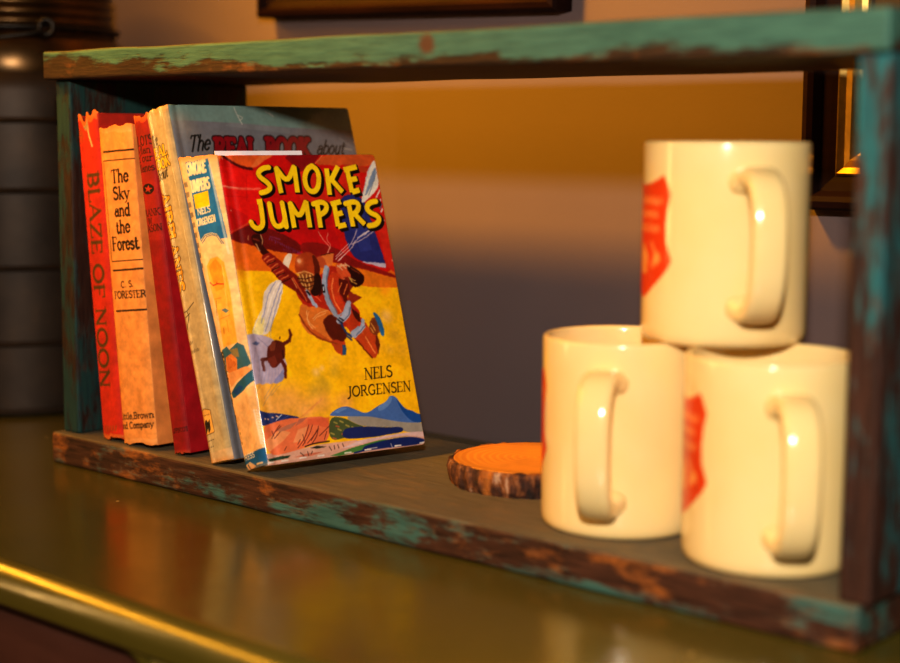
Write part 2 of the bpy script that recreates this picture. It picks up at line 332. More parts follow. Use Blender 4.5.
  ('f','120c0a',[76.7,149.6,76.8,135.3],4.92,1),
  ('f','120c0a',[74.5,149.2,81.8,150.7],4.9,1),
  ('f','120c0a',[76.4,142.6,81.7,143.8],4.9,1),
  ('f','120c0a',[76.8,135.3,82.6,136.3],4.9,1),
  ('f','120c0a',[87.1,149.3,87.5,135],4.95,1),
  ('f','120c0a',[84.5,149.2,91.5,150.7,94.5,148.5,92.6,144.3,87,141.8],4.96,1),
  ('f','120c0a',[89.9,142.9,96,136.1],4.98,1),
  ('f','120c0a',[107.4,150.4,102.2,149.5,99.1,146.2,101.5,143.1,106.6,141.2,107.4,138.1,103.8,135.4,98.7,135.1],5.07,1),
  ('f','120c0a',[35.6,173.2,31.5,172.9,27.4,170.2,28.1,167.4,32.9,164.1,34.4,160.9,31.6,158.6,27.2,157.8],4.24,1),
  ('f','120c0a',[40.1,173,40.8,157.5],4.27,1),
  ('f','120c0a',[40.1,173,46,163.5,52.7,173.8],4.27,1),
  ('f','120c0a',[52.7,173.8,52.1,157.6],4.3,1),
  ('f','120c0a',[65.2,173.9,61.1,171.9,58.2,165.8,58.8,159.8,62.5,157.4,66.5,159.6,68.7,165.7,68.4,171.3,65.2,173.9],4.37,1),
  ('f','120c0a',[75,172.2,74.2,155.7],4.38,1),
  ('f','120c0a',[83.5,173.4,76,163.7],4.45,1),
  ('f','120c0a',[76.9,165.6,83.5,157.3],4.4,1),
  ('f','120c0a',[89.5,171.1,90.3,157.1],4.45,1),
  ('f','120c0a',[87.1,171.1,96.7,172.9],4.45,1),
  ('f','120c0a',[89.6,164.7,95.6,165.6],4.45,1),
  ('f','120c0a',[90.3,157.1,96,158.4],4.45,1),
  ('f','120c0a',[23.7,152.4,27.3,152.8],4.18,1),
  ('f','120c0a',[25.7,152.6,25.6,144,25,138.1,21.2,136.1,18.1,138.3,17.5,140.6],4.19,1),
  ('f','120c0a',[31.6,151.8,31.6,141.1,33.9,136.9,38.7,138.1,40.4,141.7],4.21,1),
  ('f','120c0a',[40.3,152,40.6,142.6,40.5,136.7],4.24,1),
  ('f','120c0a',[45.5,151.5,45.7,136.3],4.26,1),
  ('f','120c0a',[45.6,151.5,50.3,141.4,56.8,152],4.26,1),
  ('f','120c0a',[56.8,152,56.5,136],4.33,1),
  ('f','120c0a',[64.2,151.1,63.9,135.7],4.34,1),
  ('f','120c0a',[61.2,150.2,67.2,151.7,70.9,149.7,69.4,145.6,64,143.1],4.31,1),
  ('f','120c0a',[76,150.3,76.1,136],4.39,1),
  ('f','120c0a',[73.8,149.9,81,151.4],4.37,1),
  ('f','120c0a',[75.7,143.3,81,144.5],4.37,1),
  ('f','120c0a',[76.1,136,81.9,137],4.37,1),
  ('f','120c0a',[86.4,150,86.8,135.7],4.42,1),
  ('f','120c0a',[83.8,149.9,90.8,151.4,93.8,149.2,91.9,145,86.3,142.5],4.4,1),
  ('f','120c0a',[89.2,143.6,95.3,136.8],4.44,1),
  ('f','120c0a',[106.6,151.1,101.5,150.2,98.4,146.9,100.7,143.8,105.9,141.9,106.7,138.9,103,136.1,98,135.8],4.52,1),
  ('f','fcd012',[35.1,173.7,31,173.4,27,170.7,27.7,167.9,32.4,164.6,34,161.4,31.1,159.1,26.7,158.3],3.21,1),
  ('f','fcd012',[39.7,173.5,40.4,158],3.22,1),
  ('f','fcd012',[39.7,173.5,45.6,164,52.2,174.3],3.22,1),
  ('f','fcd012',[52.2,174.3,51.6,158.1],3.27,1),
  ('f','fcd012',[64.7,174.4,60.7,172.4,57.7,166.3,58.4,160.3,62.1,157.9,66,160.1,68.2,166.2,67.9,171.8,64.7,174.4],3.31,1),
  ('f','fcd012',[74.5,172.7,73.7,156.3],3.32,1),
  ('f','fcd012',[83,173.9,75.5,164.2],3.37,1),
  ('f','fcd012',[76.4,166.1,83,157.8],3.33,1),
  ('f','fcd012',[89,171.6,89.8,157.6],3.37,1),
  ('f','fcd012',[86.6,171.6,96.3,173.5],3.37,1),
  ('f','fcd012',[89.2,165.2,95.1,166.1],3.37,1),
  ('f','fcd012',[89.8,157.6,95.5,158.9],3.36,1),
  ('f','fcd012',[23.2,152.9,26.8,153.3],3.16,1),
  ('f','fcd012',[25.3,153.1,25.2,144.5,24.6,138.6,20.7,136.6,17.7,138.8,17.1,141.1],3.16,1),
  ('f','fcd012',[31.2,152.3,31.2,141.6,33.4,137.4,38.2,138.6,39.9,142.2],3.18,1),
  ('f','fcd012',[39.8,152.5,40.1,143.1,40,137.2],3.21,1),
  ('f','fcd012',[45.1,152,45.3,136.8],3.23,1),
  ('f','fcd012',[45.1,152,49.8,141.9,56.3,152.5],3.23,1),
  ('f','fcd012',[56.3,152.5,56,136.5],3.28,1),
  ('f','fcd012',[63.7,151.6,63.4,136.2],3.29,1),
  ('f','fcd012',[60.7,150.7,66.8,152.2,70.4,150.2,69,146.1,63.5,143.6],3.27,1),
  ('f','fcd012',[75.5,150.8,75.6,136.5],3.33,1),
  ('f','fcd012',[73.3,150.4,80.6,151.9],3.31,1),
  ('f','fcd012',[75.2,143.8,80.5,145],3.31,1),
  ('f','fcd012',[75.6,136.5,81.5,137.5],3.31,1),
  ('f','fcd012',[85.9,150.5,86.3,136.2],3.35,1),
  ('f','fcd012',[83.3,150.4,90.3,151.9,93.3,149.7,91.4,145.5,85.8,143],3.34,1),
  ('f','fcd012',[88.7,144.1,94.8,137.3],3.36,1),
  ('f','fcd012',[106.2,151.6,101,150.8,97.9,147.4,100.3,144.3,105.4,142.4,106.2,139.4,102.5,136.6,97.5,136.3],3.41,1),
  ('t','15120f','NELS',[75.6,42.8,96,43,76.6,49.4],'serif',0.12,0,None),
  ('t','15120f','JORGENSEN',[62.1,33.6,107.4,33.2,63,39.5],'serif',0.12,0,None),
  ('p','cfa08c',[-14.5,6.3,24.4,6.9,115.8,8.1,110.7,-15.8,-17.7,-11.3],1),
  ('p','26356e',[1.8,32.3,5.3,30.2,15.1,28.5,22,26.7,28,25.1,25.3,23.6,14.3,23.9,3.4,22.4,0,22.8],1),
  ('s','3c5aa0',[14.4,24.7,20.3,26.5],0.49,0.8),
  ('s','c8d0d8',[12.1,25,16.2,27.7],0.49,1),
  ('s','f0c0a0',[5.2,26.5,5.6,26.3],0.66,1),
  ('s','f0c0a0',[7.2,26.2,7.7,25.9],0.67,1),
  ('s','f0c0a0',[10.1,26.9,10.5,26.6],0.67,1),
  ('s','f0c0a0',[12.6,27.3,13,27.1],0.67,1),
  ('s','f0c0a0',[13.3,26.9,13.7,26.7],0.67,1),
  ('p','ea7a4c',[3,22.4,7.1,23.1,14.4,24.6,22.4,25.1,27.9,24.4,32.8,24.6,47.3,23.7,44.8,9.1,32.9,8.4,22.9,6.4,2.8,4.2],1),
  ('p','f09c64',[3.1,14.1,13.4,19.2,20.1,17.1,14.6,12.9,4.1,7.1],1),
  ('p','ef9a66',[25.1,18,31.8,19.4,27,11.5,20.5,10.8],1),
  ('p','d8603c',[32.6,23.5,47.2,23.1,45.9,16.5,38.3,19.4,31.9,20.1],0.7),
  ('p','b07860',[11.1,19.5,21,21.9,26,22.8,20.5,19.2,13.2,17.9],0.8),
  ('p','a86a5a',[27,24.1,32.8,24.6,29.1,22.3,23.9,20.2],0.7),
  ('s','5a2a22',[7.9,15,11.1,19.5,13.9,22],0.42,1),
  ('s','5a2a22',[9.3,16.2,8.7,19.1],0.42,1),
  ('s','5a2a22',[9.4,14.8,13.2,17.9],0.42,1),
  ('s','5a2a22',[11,18.8,14.6,21.2],0.42,1),
  ('s','5a2a22',[23.1,7.7,28.9,12.7,32.7,20],0.43,1),
  ('s','5a2a22',[28.3,9.9,27.7,14.9],0.43,1),
  ('s','5a2a22',[26.5,8.7,32.6,15.1,35.1,19.7],0.43,1),
  ('s','5a2a22',[29.9,9.7,35.6,14,38.7,17.2],0.43,1),
  ('s','5a2a22',[33.1,9.4,37.1,13.2,38.9,18.6],0.43,1),
  ('s','5a2a22',[23.5,9.8,25.6,12.3],0.43,1),
  ('s','5a2a22',[32.6,10.9,37.7,16.6],0.43,1),
  ('s','5a2a22',[14.3,7.3,15.9,9.2],0.43,1),
  ('s','5a2a22',[41.4,10.6,44,15.2],0.44,1),
  ('s','5a2a22',[38.6,13,46.1,17.9],0.44,1),
  ('s','2c2018',[28,7.9,33,9,39.5,9.2,44.4,9.2],0.74,1),
  ('p','4e5a34',[47.1,23.5,57,21.9,64.4,17.2,71.6,14.7,56,9.8,44.3,9.3],1),
  ('s','9a9048',[49.8,19.9,51.6,18.9],0.94,1),
  ('s','9a9048',[53.9,20.1,55.8,19.1],0.95,1),
  ('s','9a9048',[57.5,17.3,59.4,16.3],0.95,1),
  ('s','9a9048',[61.4,15.8,63.2,14.7],0.96,1),
  ('s','9a9048',[51.7,15.6,53.5,14.6],0.94,1),
  ('s','9a9048',[46.5,13.8,48.4,12.8],0.94,1),
  ('s','9a9048',[55.5,14,57.3,13],0.95,1),
  ('s','b0603c',[50.7,17.5,52.6,16.8],0.82,1),
  ('s','b0603c',[53.8,12.4,55.7,11.7],0.82,1),
  ('s','b0603c',[47.3,10.8,49.2,10.1],0.82,1),
  ('p','9a9488',[57.1,22.1,68.4,22.8,98.3,15.5,112.5,13.4,111.5,6.7,96.2,9,96.1,12,71.6,14.7,64.4,17.2],1),
  ('p','4a70b0',[48,25,53.9,27.7,59.6,28.6,65.8,25.9,70.8,23.1,74.9,23.2,81.1,26.1,88.6,28.4,91.4,31.9,95.4,30.7,97.5,26.9,100.8,22.4,105.6,21.1,108.7,18.8,113.6,17.9,112.8,13.1,98.4,14.4,81,19,74.5,20.9,47.7,23.4],1),
  ('p','1d4f96',[95.4,30.7,97.5,26.9,100.8,22.4,105.6,21.1,108.7,18.8,113.6,17.9,112.8,13.1,104.1,14,98.4,20.8,96.5,25.8],1),
  ('p','6f95c8',[91.4,31.9,93.1,29.7,89.4,25.3,81.8,22.5,81,25.6,88.6,28.4],0.7),
  ('p','6f95c8',[56.7,28,60.6,27,53.4,24.8,50.9,25.7],0.6),
  ('p','1e2c66',[54.7,14.6,59.7,15.7,71.9,15.1,85.4,12.9,96.6,12.3,96.7,8.9,85.9,8.8,80.2,8.3,65.1,8.5,53.7,9.6],1),
  ('p','d8b8b4',[96.6,8.6,112.2,7.9,111.3,3.9,99.7,7,82.7,6.8,68.5,5.4,54.6,3.8,49.5,5,64.9,7.6,80.2,8.1],1),
  ('p','c8a85a',[68.5,5.1,82.6,6.4,99.6,6.4,99.4,5.7,82.4,5.4,71,3.7],0.9),
  ('p','3d7a3c',[53.1,2.8,67,4.7,81.2,6.3,85.2,5.4,70.6,2,56.8,1.2],1),
  ('p','182a66',[66.1,3.6,82.5,5.7,99.5,6.2,111.9,3.1,111.2,0.1,70.4,1.2,56.5,-0.5],1),
  ('s','c8c0c0',[69.2,1.8,76.1,1.9],0.51,1),
  ('s','c8c0c0',[86.2,3.1,86.9,0.1],0.52,0.8),
  ('p','dca890',[2.8,4.2,22.9,6.4,32.8,8,44.6,8.1,55.7,7.9,65.8,7.9,55.1,4.8,43.1,2.6,1.7,0.5],1),
  ('p','20402c',[2.7,3.5,10.6,4.3,17.7,4.2,15.8,2.7,3.9,2],1),
  ('p','1e2a1c',[30.9,6.7,36,7.5,42.2,6.2,35.6,5.9],1),
  ('p','c86a4c',[19,2.6,28.8,3.9,40.1,3.7,31.7,2.2],0.8),
  ('s','3a2820',[24.2,4.8,26.2,2.8],0.49,1),
  ('s','3a2820',[29,4.9,29.3,2.5],0.49,1),
  ('s','3a2820',[32.2,4.6,31.1,3.3],0.49,1),
  ('s','3a2820',[43.8,6.1,45,3.8],0.5,1),
  ('s','3a2820',[47.2,6.4,47.2,4.3],0.5,1),
  ('s','3a2820',[49.7,6.5,50.1,4.6],0.5,1),
  ('s','3a2820',[53,6.8,53.5,5],0.51,1),
  ('p','4c7c3c',[43.3,0.7,58.9,3.6,68.9,4.8,65.5,1.6,49.9,-0.1],1),
  ('s','e8e0d4',[2.4,1.5,6.3,1.5],0.72,1),
  ('s','e8e0d4',[11.5,1.5,15.4,1.5],0.73,1),
  ('s','e8e0d4',[23.4,1.8,27.4,1.8],0.73,1),
  ('s','e8e0d4',[35.3,1.6,39.4,1.6],0.75,1),
  ('s','e8e0d4',[53.6,1.2,57.8,1.2],0.76,1),
  ('s','e8e0d4',[67.5,1.4,71.7,1.4],0.77,1),
  ('s','e8e0d4',[88.8,1.4,93.1,1.3],0.79,1),
  ('s','e8e0d4',[106.9,1.1,111.4,1.1],0.8,1),
  ('s','e0c0a0',[111.1,4.9,110.7,0.7],0.53,1),
  ('s','d8b8a0',[0.3,182,12.1,182.2],0.37,0.7),
  ('s','f0d8c0',[0.1,178.4,0.7,133.3],0.31,0.5),
  ('s','f0d8c0',[5.1,179.6,5.4,179],0.31,1),
  ('s','f0d8c0',[5.4,148.5,5.6,147.9],0.31,1),
  ('s','f0d8c0',[16.6,142.2,16.9,141.6],0.31,1),
  ('s','f0d8c0',[109.5,139.5,109.8,138.9],0.34,1),
  ('s','f0d8c0',[110.1,114.3,110.4,113.6],0.34,1),
 ],
 'smoke_spine': [
  ('p','eec48c',[-9.3,214.8,80.5,210.6,53.8,-24,-96.1,-9.5],1),
  ('p','1f6ea6',[6.2,178.1,21,179.6,21.8,167.9,23.8,132.3,5.3,131.9,4.5,143.6],1),
  ('t','f2dcb0','SMOKE',[6,170.4,18.6,172,6.6,177.2],'block',0.17,0,None),
  ('t','f2dcb0','JUMPERS',[5,160.4,19.2,162.3,5.6,166.7],'block',0.17,0,None),
  ('p','f5c014',[7.2,159,17.5,160.8,16.9,151.8,6.8,150.6],1),
  ('t','f2dcb0','NELS',[7.3,147,16.8,148.5,7.6,150.6],'block',0.15,0,None),
  ('t','f2dcb0','JORGENSEN',[4.8,140.6,19.1,142.7,5.1,144.4],'block',0.15,0,None),
  ('p','eec890',[4.3,128.8,6.1,132.9,9.6,135.6,14.2,136.4,18.4,135.1,21.4,130.9,23.1,123.3,26.5,80.7,-4.5,83],1),
  ('s','2c5f88',[6.6,130.8,10.6,134.2,14.6,134.9,18.1,133.7,20.4,129.3],0.41,1),
  ('s','2c5f88',[6,131.9,9.4,134.8,14.1,135.8,19.1,134.2,21.5,129.3],0.41,1),
  ('p','f0b040',[6.1,117.3,10,121.3,15.4,122.2,19.8,118.5,20.5,101.5,19.6,80.4,19.1,71.9,6.1,70.3,7.4,88.7,5.9,104.6],1),
  ('p','ee9c2c',[7.6,117.2,13.8,121,17.5,116.5,16.7,103.9,9.4,102.3],1),
  ('s','b83018',[6.1,107.8,8.2,106,11.8,106.6,16.4,106],0.7,1),
  ('s','c03a1c',[11.2,106.9,11.5,107.6],0.49,1),
  ('p','54727c',[10.7,91.6,14.1,92.2,17,90.5,14.1,89.3],1),
  ('s','7a5a30',[8.1,97.1,6.3,88.8],0.43,1),
  ('s','c07020',[9.7,81.1,9.2,78],0.65,1),
  ('s','e08a20',[8.2,86.5,17.1,88],0.43,1),
  ('s','e08a20',[13.6,85.1,13.4,78.7],0.43,1),
  ('s','e08a20',[7,98.2,12.6,98.4],0.43,1),
  ('p','3c6a78',[3.5,68.9,9.2,70.6,10.8,68.4,19.1,71.9,22.9,69.5,25,58.7,19.5,55,4.5,56.2,4.6,64.6],1),
  ('p','d8803c',[6.1,64.5,11.7,66.2,16.1,62.6,14.5,56.4,8.4,53.8,4.5,57.2],1),
  ('p','8a7a50',[10.8,68.4,18.3,68.8,18.6,63.5,14.1,63.9],1),
  ('s','a04a20',[7.7,64.9,7.3,58.1],0.44,1),
  ('s','a04a20',[8.8,64.2,8.6,58.3],0.44,1),
  ('s','a04a20',[10,63.5,9.9,58.5],0.45,1),
  ('s','a04a20',[11.1,62.7,11.1,58.7],0.44,1),
  ('s','a04a20',[12.3,62,12.4,58.9],0.44,1),
  ('s','a04a20',[13.4,61.3,13.7,59.1],0.45,1),
  ('p','e8a060',[1.9,55.1,22.5,57.6,26.2,54.1,13.1,51,5.9,47.4,4.9,49.5],1),
  ('p','2a5e74',[4.2,44.3,11.8,49,20.5,52.5,26.8,56.2,26.8,49.8,18.7,45.2,10.2,40.6,5,41.6],1),
  ('p','1c4a80',[5.9,44.7,13.8,47.8,17.4,46.4,10,42.3],1),
  ('p','ecb878',[4.7,40.6,18.5,44.7,28.4,46.5,27.7,6.3,-1.3,8.9],1),
  ('b','e0a060',[7.8,37.7],2.45,0.5),
  ('b','e0a060',[13,34.9],2.45,0.5),
  ('b','e0a060',[18.2,32.1],2.47,0.5),
  ('b','e0a060',[6,30.9],2.47,0.5),
  ('b','e0a060',[11.2,28.1],2.48,0.5),
  ('b','e0a060',[16.6,25.3],2.49,0.5),
  ('b','e0a060',[4.1,24.1],2.49,0.5),
  ('b','e0a060',[9.4,21.3],2.5,0.5),
  ('b','e0a060',[14.8,18.5],2.51,0.5),
  ('b','e0a060',[2.1,17.3],2.51,0.5),
  ('b','e0a060',[7.4,14.5],2.53,0.5),
  ('b','e0a060',[13,11.7],2.54,0.5),
  ('p','1f6090',[2,8.1,26.2,10.6,24.6,-1.9,-0.5,-1.7],1),
  ('t','f0dcc0','PRESS',[1.5,5.7,15.8,6.5,1.8,8.7],'block',0.16,0,None),
  ('p','d8b890',[2.5,3.3,9.4,4.3,15.6,1,7.9,-0.9],1),
  ('s','e8cca0',[16.8,2,22.1,2],0.97,1),
  ('s','1c3a60',[6.4,3,8.3,0.5],0.96,1),
  ('s','f0e0d0',[21.1,175.4,21.6,160.5,23.1,123.3],1.18,0.55),
  ('s','f4ecdf',[22.5,32.2,23.4,13],1.24,0.6),
  ('s','f0dcc0',[23.8,32.1,24.2,31.4],0.7,1),
  ('s','f0dcc0',[23.8,30.5,24.3,29.8],0.7,1),
  ('s','f0dcc0',[23.8,28.9,24.3,28.2],0.7,1),
  ('s','f0dcc0',[23.9,27.3,24.3,26.6],0.7,1),
  ('s','f0dcc0',[23.9,25.7,24.4,25],0.7,1),
  ('s','f0dcc0',[23.9,24.1,24.4,23.4],0.7,1),
  ('s','f0dcc0',[23.9,22.5,24.4,21.8],0.7,1),
  ('s','f0dcc0',[24,20.9,24.4,20.2],0.7,1),
  ('s','f0dcc0',[24,19.3,24.5,18.7],0.71,1),
  ('s','f0dcc0',[24,17.7,24.5,17.1],0.71,1),
  ('s','f0dcc0',[24.1,16.2,24.5,15.5],0.71,1),
  ('s','f0dcc0',[24.1,14.6,24.6,13.9],0.71,1),
  ('s','f0dcc0',[24.1,13,24.6,12.3],0.72,1),
  ('s','f0dcc0',[24.1,11.4,24.6,10.7],0.71,1),
  ('p','eec48c',[1.9,179.6,6.2,178.1,6.6,163.5,5.3,141.4,5.8,113.9,-6.6,114.8],1),
  ('p','94836c',[1,166.5,4.7,166.9,4.7,163.9,0.9,163.5],1),
  ('p','94836c',[0.7,160.6,4.5,161,4.4,158,0.7,157.6],1),
  ('p','94836c',[0.5,154.7,4.3,155.1,4.2,152.1,0.4,151.7],1),
  ('p','94836c',[0.2,148.8,4.1,149.2,4,146.2,0.1,145.8],1),
  ('p','94836c',[-0,142.9,3.9,143.3,3.8,140.3,-0.1,139.9],1),
  ('p','94836c',[-0.3,137,3.6,137.4,3.5,134.4,-0.4,134.1],1),
  ('p','94836c',[-0.6,131.1,3.4,131.5,3.4,128.5,-0.6,128.2],1),
  ('p','94836c',[-0.8,125.2,3.2,125.6,3.1,122.7,-0.9,122.3],1),
  ('p','94836c',[-1.1,119.3,2.9,119.7,2.8,116.8,-1.3,116.4],1),
  ('p','4a3a1e',[-1.9,67.8,4.6,68.3,3.3,41.5,1.4,14.2,-4.8,13.7,-3.5,40],1),
  ('s','c8a040',[3.1,34,3.2,33.3],0.83,1),
  ('s','1c140c',[-0.3,64.4,-0.9,63.4],0.61,1),
  ('s','e8d0a0',[-0.9,36.9,-1.7,35.6],0.6,1),
  ('s','c8a040',[3,46.3,2.9,45.8],0.45,1),
  ('s','e8d0a0',[3.2,66.7,3.6,66.1],0.76,1),
  ('s','e8d0a0',[0.6,58.3,0.6,57.6],0.65,1),
  ('s','8a7030',[3,17.2,2.7,16.6],0.56,1),
  ('s','1c140c',[-0.7,59.5,-0.9,58.4],0.8,1),
  ('s','1c140c',[-0.6,29.8,-0.8,29.1],0.83,1),
  ('s','c8a040',[2.7,41.5,2.8,40.1],0.52,1),
  ('s','8a7030',[1.1,48.1,1.1,47.7],0.57,1),
  ('s','e8d0a0',[-0.2,64.6,-0.8,63.4],0.43,1),
  ('s','1c140c',[1.7,42.6,0.8,41.4],0.79,1),
  ('s','c8a040',[3.9,24.7,4.3,24],0.62,1),
  ('s','e8d0a0',[0.9,40,1.2,39],0.56,1),
  ('s','e8d0a0',[0.7,50.6,0.4,49.4],0.8,1),
  ('s','c8a040',[1.4,50.7,1.2,49.3],0.42,1),
  ('s','1c140c',[2.6,65.2,2.3,64.4],0.8,1),
  ('s','c8a040',[3.5,63.9,3.1,63.3],0.78,1),
  ('s','e8d0a0',[2.4,15.1,2.6,14.6],0.74,1),
  ('s','8a7030',[-0.2,44.2,-0.7,42.8],0.53,1),
  ('s','8a7030',[4.6,21.7,4.6,21],0.91,1),
  ('s','e8d0a0',[1.4,52.5,1.5,51.5],0.43,1),
  ('s','1c140c',[3.7,57.3,3.4,56.4],0.46,1),
  ('s','c8a040',[1.7,38,1.7,36.9],0.8,1),
  ('s','1c140c',[3.2,31.8,3,30.5],0.68,1),
  ('s','1c140c',[4,52.8,3.6,52.2],0.88,1),
  ('s','1c140c',[1.8,22,1.3,21.3],0.57,1),
  ('s','1c140c',[2.6,40.5,2.4,39.3],0.57,1),
  ('s','e8d0a0',[1.1,23.3,0.8,21.9],0.86,1),
  ('s','e8d0a0',[2.1,16.5,1.4,15.2],0.5,1),
  ('s','8a7030',[-0.6,52.2,-0.6,51.2],0.46,1),
  ('s','1c140c',[1.4,31.9,0.6,31.4],0.77,1),
  ('s','e8d0a0',[2.4,43.6,1.7,42.5],0.78,1),
  ('s','e8d0a0',[4.7,14.6,4,14],0.42,1),
  ('s','c8a040',[-0,57.5,-0.6,56.4],0.58,1),
  ('s','1c140c',[-0,63.3,-0.4,62.6],0.37,1),
  ('s','1c140c',[-0.4,45.5,-0.6,44.8],0.89,1),
  ('s','1c140c',[1.6,51.4,1.8,50.5],0.88,1),
  ('s','1c140c',[2.7,24,2,23.2],0.64,1),
  ('s','e8d0a0',[0.1,41.9,-0.6,40.6],0.7,1),
  ('s','e8d0a0',[-0.6,67.1,-0.4,66.1],0.53,1),
  ('s','8a7030',[4.1,44.1,4.5,43.3],0.53,1),
  ('s','1c140c',[4.3,16,3.9,15.4],0.8,1),
  ('s','1c140c',[3.6,65.8,3.1,64.9],0.62,1),
  ('s','8a7030',[2.1,60.5,1.4,60],0.5,1),
  ('s','1c140c',[1.5,46.3,1.4,45.8],0.51,1),
  ('s','1c140c',[3.4,41,3.4,40],0.54,1),
  ('s','c8a040',[2.3,32.9,1.6,32.2],0.39,1),
  ('s','c8a040',[2.4,29.5,1.9,28.4],0.63,1),
  ('s','1c140c',[-0.7,36,-0.6,35.5],0.68,1),
  ('s','8a7030',[0.1,30.8,-0.3,29.8],0.8,1),
  ('s','8a7030',[2.6,29.5,2.7,28.6],0.85,1),
  ('s','1c140c',[3,30.9,3.1,30.1],0.64,1),
  ('s','1c140c',[2.7,66.7,2.5,66],0.7,1),
  ('s','8a7030',[2.5,58.2,2.2,57.3],0.88,1),
  ('s','e8d0a0',[-0.7,38.6,-1.3,38.2],0.52,1),
  ('s','8a7030',[1,17.3,1.4,16.1],0.93,1),
  ('s','e8d0a0',[3.1,64.3,3.4,63.7],0.69,1),
  ('s','8a7030',[4.7,19.5,4.6,18.6],0.47,1),
 ],
 'real_spine': [
  ('p','c0a878',[-34.5,233.4,136.6,214.2,61.4,-25.1,-88.1,-15.3],1),
  ('p','d8bc88',[-1.8,212.9,5.9,212,6.6,-1.3,-1.7,-0.8],0.8),
  ('p','a89670',[20,212.3,26.8,211.5,26.3,0.9,20.7,0.1],0.8),
  ('p','e6c890',[-1,212.8,25.1,211.7,25.3,209.3,-0,209.7],1),
  ('t','5a5040','The',[2,189.8,7.9,191,2.4,196.3],'script',0.12,0,None),
  ('t','f2be1c','REAL',[-1.6,183,15.4,183.7,-1.4,188.7],'serif',0.22,0,'2a2010'),
  ('t','f2be1c','BOOK',[-0.8,176.1,16.1,177,-0.7,181.4],'serif',0.22,0,'2a2010'),
  ('t','3a3226','about',[-0,169.4,11.8,170.6,0.3,175.7],'script',0.12,0,None),
  ('t','f0a81c','AIRPLANES',[1.6,161.8,0.5,102.3,9,162],'serif',0.24,0,'33240c'),
  ('s','2a241a',[2.4,90.2,6.2,90.7,14,94.5],0.48,1),
  ('s','2a241a',[6.2,90.7,7.3,87.4,3.4,80,3.4,84.7,2.3,88.4],0.48,1),
  ('s','2a241a',[4,87.1,8.6,89],0.48,1),
  ('s','3a3226',[1.2,70.9,1.9,72.6],0.41,1),
  ('s','3a3226',[2.6,71,3.2,72.3],0.41,1),
  ('s','3a3226',[4,71.1,4.7,72.9],0.41,1),
  ('s','3a3226',[5.3,71.3,6,72.5],0.41,1),
  ('s','3a3226',[0.6,65.6,1.4,67.3],0.41,1),
  ('s','3a3226',[2,65.7,2.7,67],0.41,1),
  ('s','3a3226',[3.4,65.8,4.2,67.5],0.41,1),
  ('s','3a3226',[4.8,65.9,5.4,67.2],0.41,1),
  ('s','3a3226',[6.2,66.1,7,67.8],0.41,1),
  ('s','3a3226',[7.6,66.2,8.2,67.5],0.41,1),
  ('s','3a3226',[9,66.3,9.7,68],0.41,1),
  ('s','3a3226',[10.4,66.4,11,67.7],0.41,1),
  ('p','eeb052',[1.2,30.6,5.5,32.4,10.7,31.1,10.9,18,0.1,16.4],1),
  ('s','3a2a14',[1.2,30.6,5.5,32.4,10.7,31.1,10.9,18,0.1,16.4,1.2,30.6],0.34,1),
  ('p','1c140c',[3.4,23.9,5.5,26.1,6.6,24.3,8.6,25.9,7.9,20,5.8,17.8,5.8,20.8,3.4,17.4,2.2,18.6],1),
  ('s','6a4a20',[3.8,28.7,4.5,28.4],0.41,1),
  ('s','6a4a20',[5.3,28.7,6,28.4],0.4,1),
  ('s','6a4a20',[6.8,28.8,7.5,28.5],0.41,1),
  ('s','6a4a20',[8.3,28.8,9,28.6],0.4,1),
  ('s','3a3226',[0.7,12.8,1.7,13],0.41,1),
  ('s','3a3226',[2.6,13,3.6,13.2],0.4,1),
  ('s','3a3226',[4.4,13.2,5.4,13.5],0.4,1),
  ('s','3a3226',[6.2,13.5,7.2,13.7],0.41,1),
  ('s','3a3226',[8.1,13.7,9.1,13.9],0.4,1),
  ('s','3a3226',[1.8,9.1,2.4,9.4],0.4,1),
  ('s','3a3226',[3.6,9.3,4.2,9.6],0.4,1),
  ('s','3a3226',[5.5,9.6,6.1,9.8],0.4,1),
  ('s','3a3226',[7.3,9.8,7.9,10.1],0.4,1),
  ('p','d8b080',[-1.7,5.8,27.3,7.9,26.2,-2.7,-1.2,-2],0.7),
 ],
 'real_cover': [
  ('p','77787e',[-15.8,219.7,218.6,225.4,176,-32.8,-63.1,3.8],1),
  ('p','76908a',[-15.8,219.7,199,224.9,190.9,194.9,93.7,197.8,46.4,201.2,-19.6,202.4],1),
  ('p','86898c',[46.4,201.2,93.7,197.8,92.7,193.9,41.9,198.7],0.6),
  ('b','9a9086',[12.2,197.3],10.78,0.6),
  ('b','a39a8c',[7.5,202.1],6.69,0.6),
  ('t','15130f','The',[10.8,182.8,26.8,184.3,12.2,192.2],'script',0.11,0,None),
  ('t','8c1420','REAL',[30.3,179.7,63.2,179.5,32.3,190.7],'slab',0.3,0,'241014'),
  ('t','8c1420','BOOK',[70.4,179.4,106.5,179.1,72.5,190.8],'slab',0.3,0,'241014'),
  ('t','15130f','about',[111.6,180.6,135.4,180.5,113.9,189.8],'script',0.1,0,None),
  ('s','c8c4b8',[51.6,210.3,52.9,205.5,55.6,199.9],0.57,1),
  ('s','c8c4b8',[53.9,205.5,57.6,203.9,54.1,202.3],0.49,0.9),
  ('s','b8b4a8',[75.9,208.2,83.3,204.2,78.8,207.4],0.44,1),
  ('s','b8b4a8',[137.1,184.4,143.7,183.5],0.69,0.9),
  ('s','d0ccc0',[134.3,191.2,146.2,184.3],0.46,0.4),
 ],
 'sky_spine': [
  ('p','ea9a50',[-31.7,223.9,173,199.1,150.4,-25.2,-66.5,-39.3],1),
  ('s','23180f',[4.4,181.4,5.6,181.3],0.87,1),
  ('s','23180f',[5.6,181.3,6.9,181.3],1.18,1),
  ('s','23180f',[6.8,181.3,8.1,181.3],0.86,1),
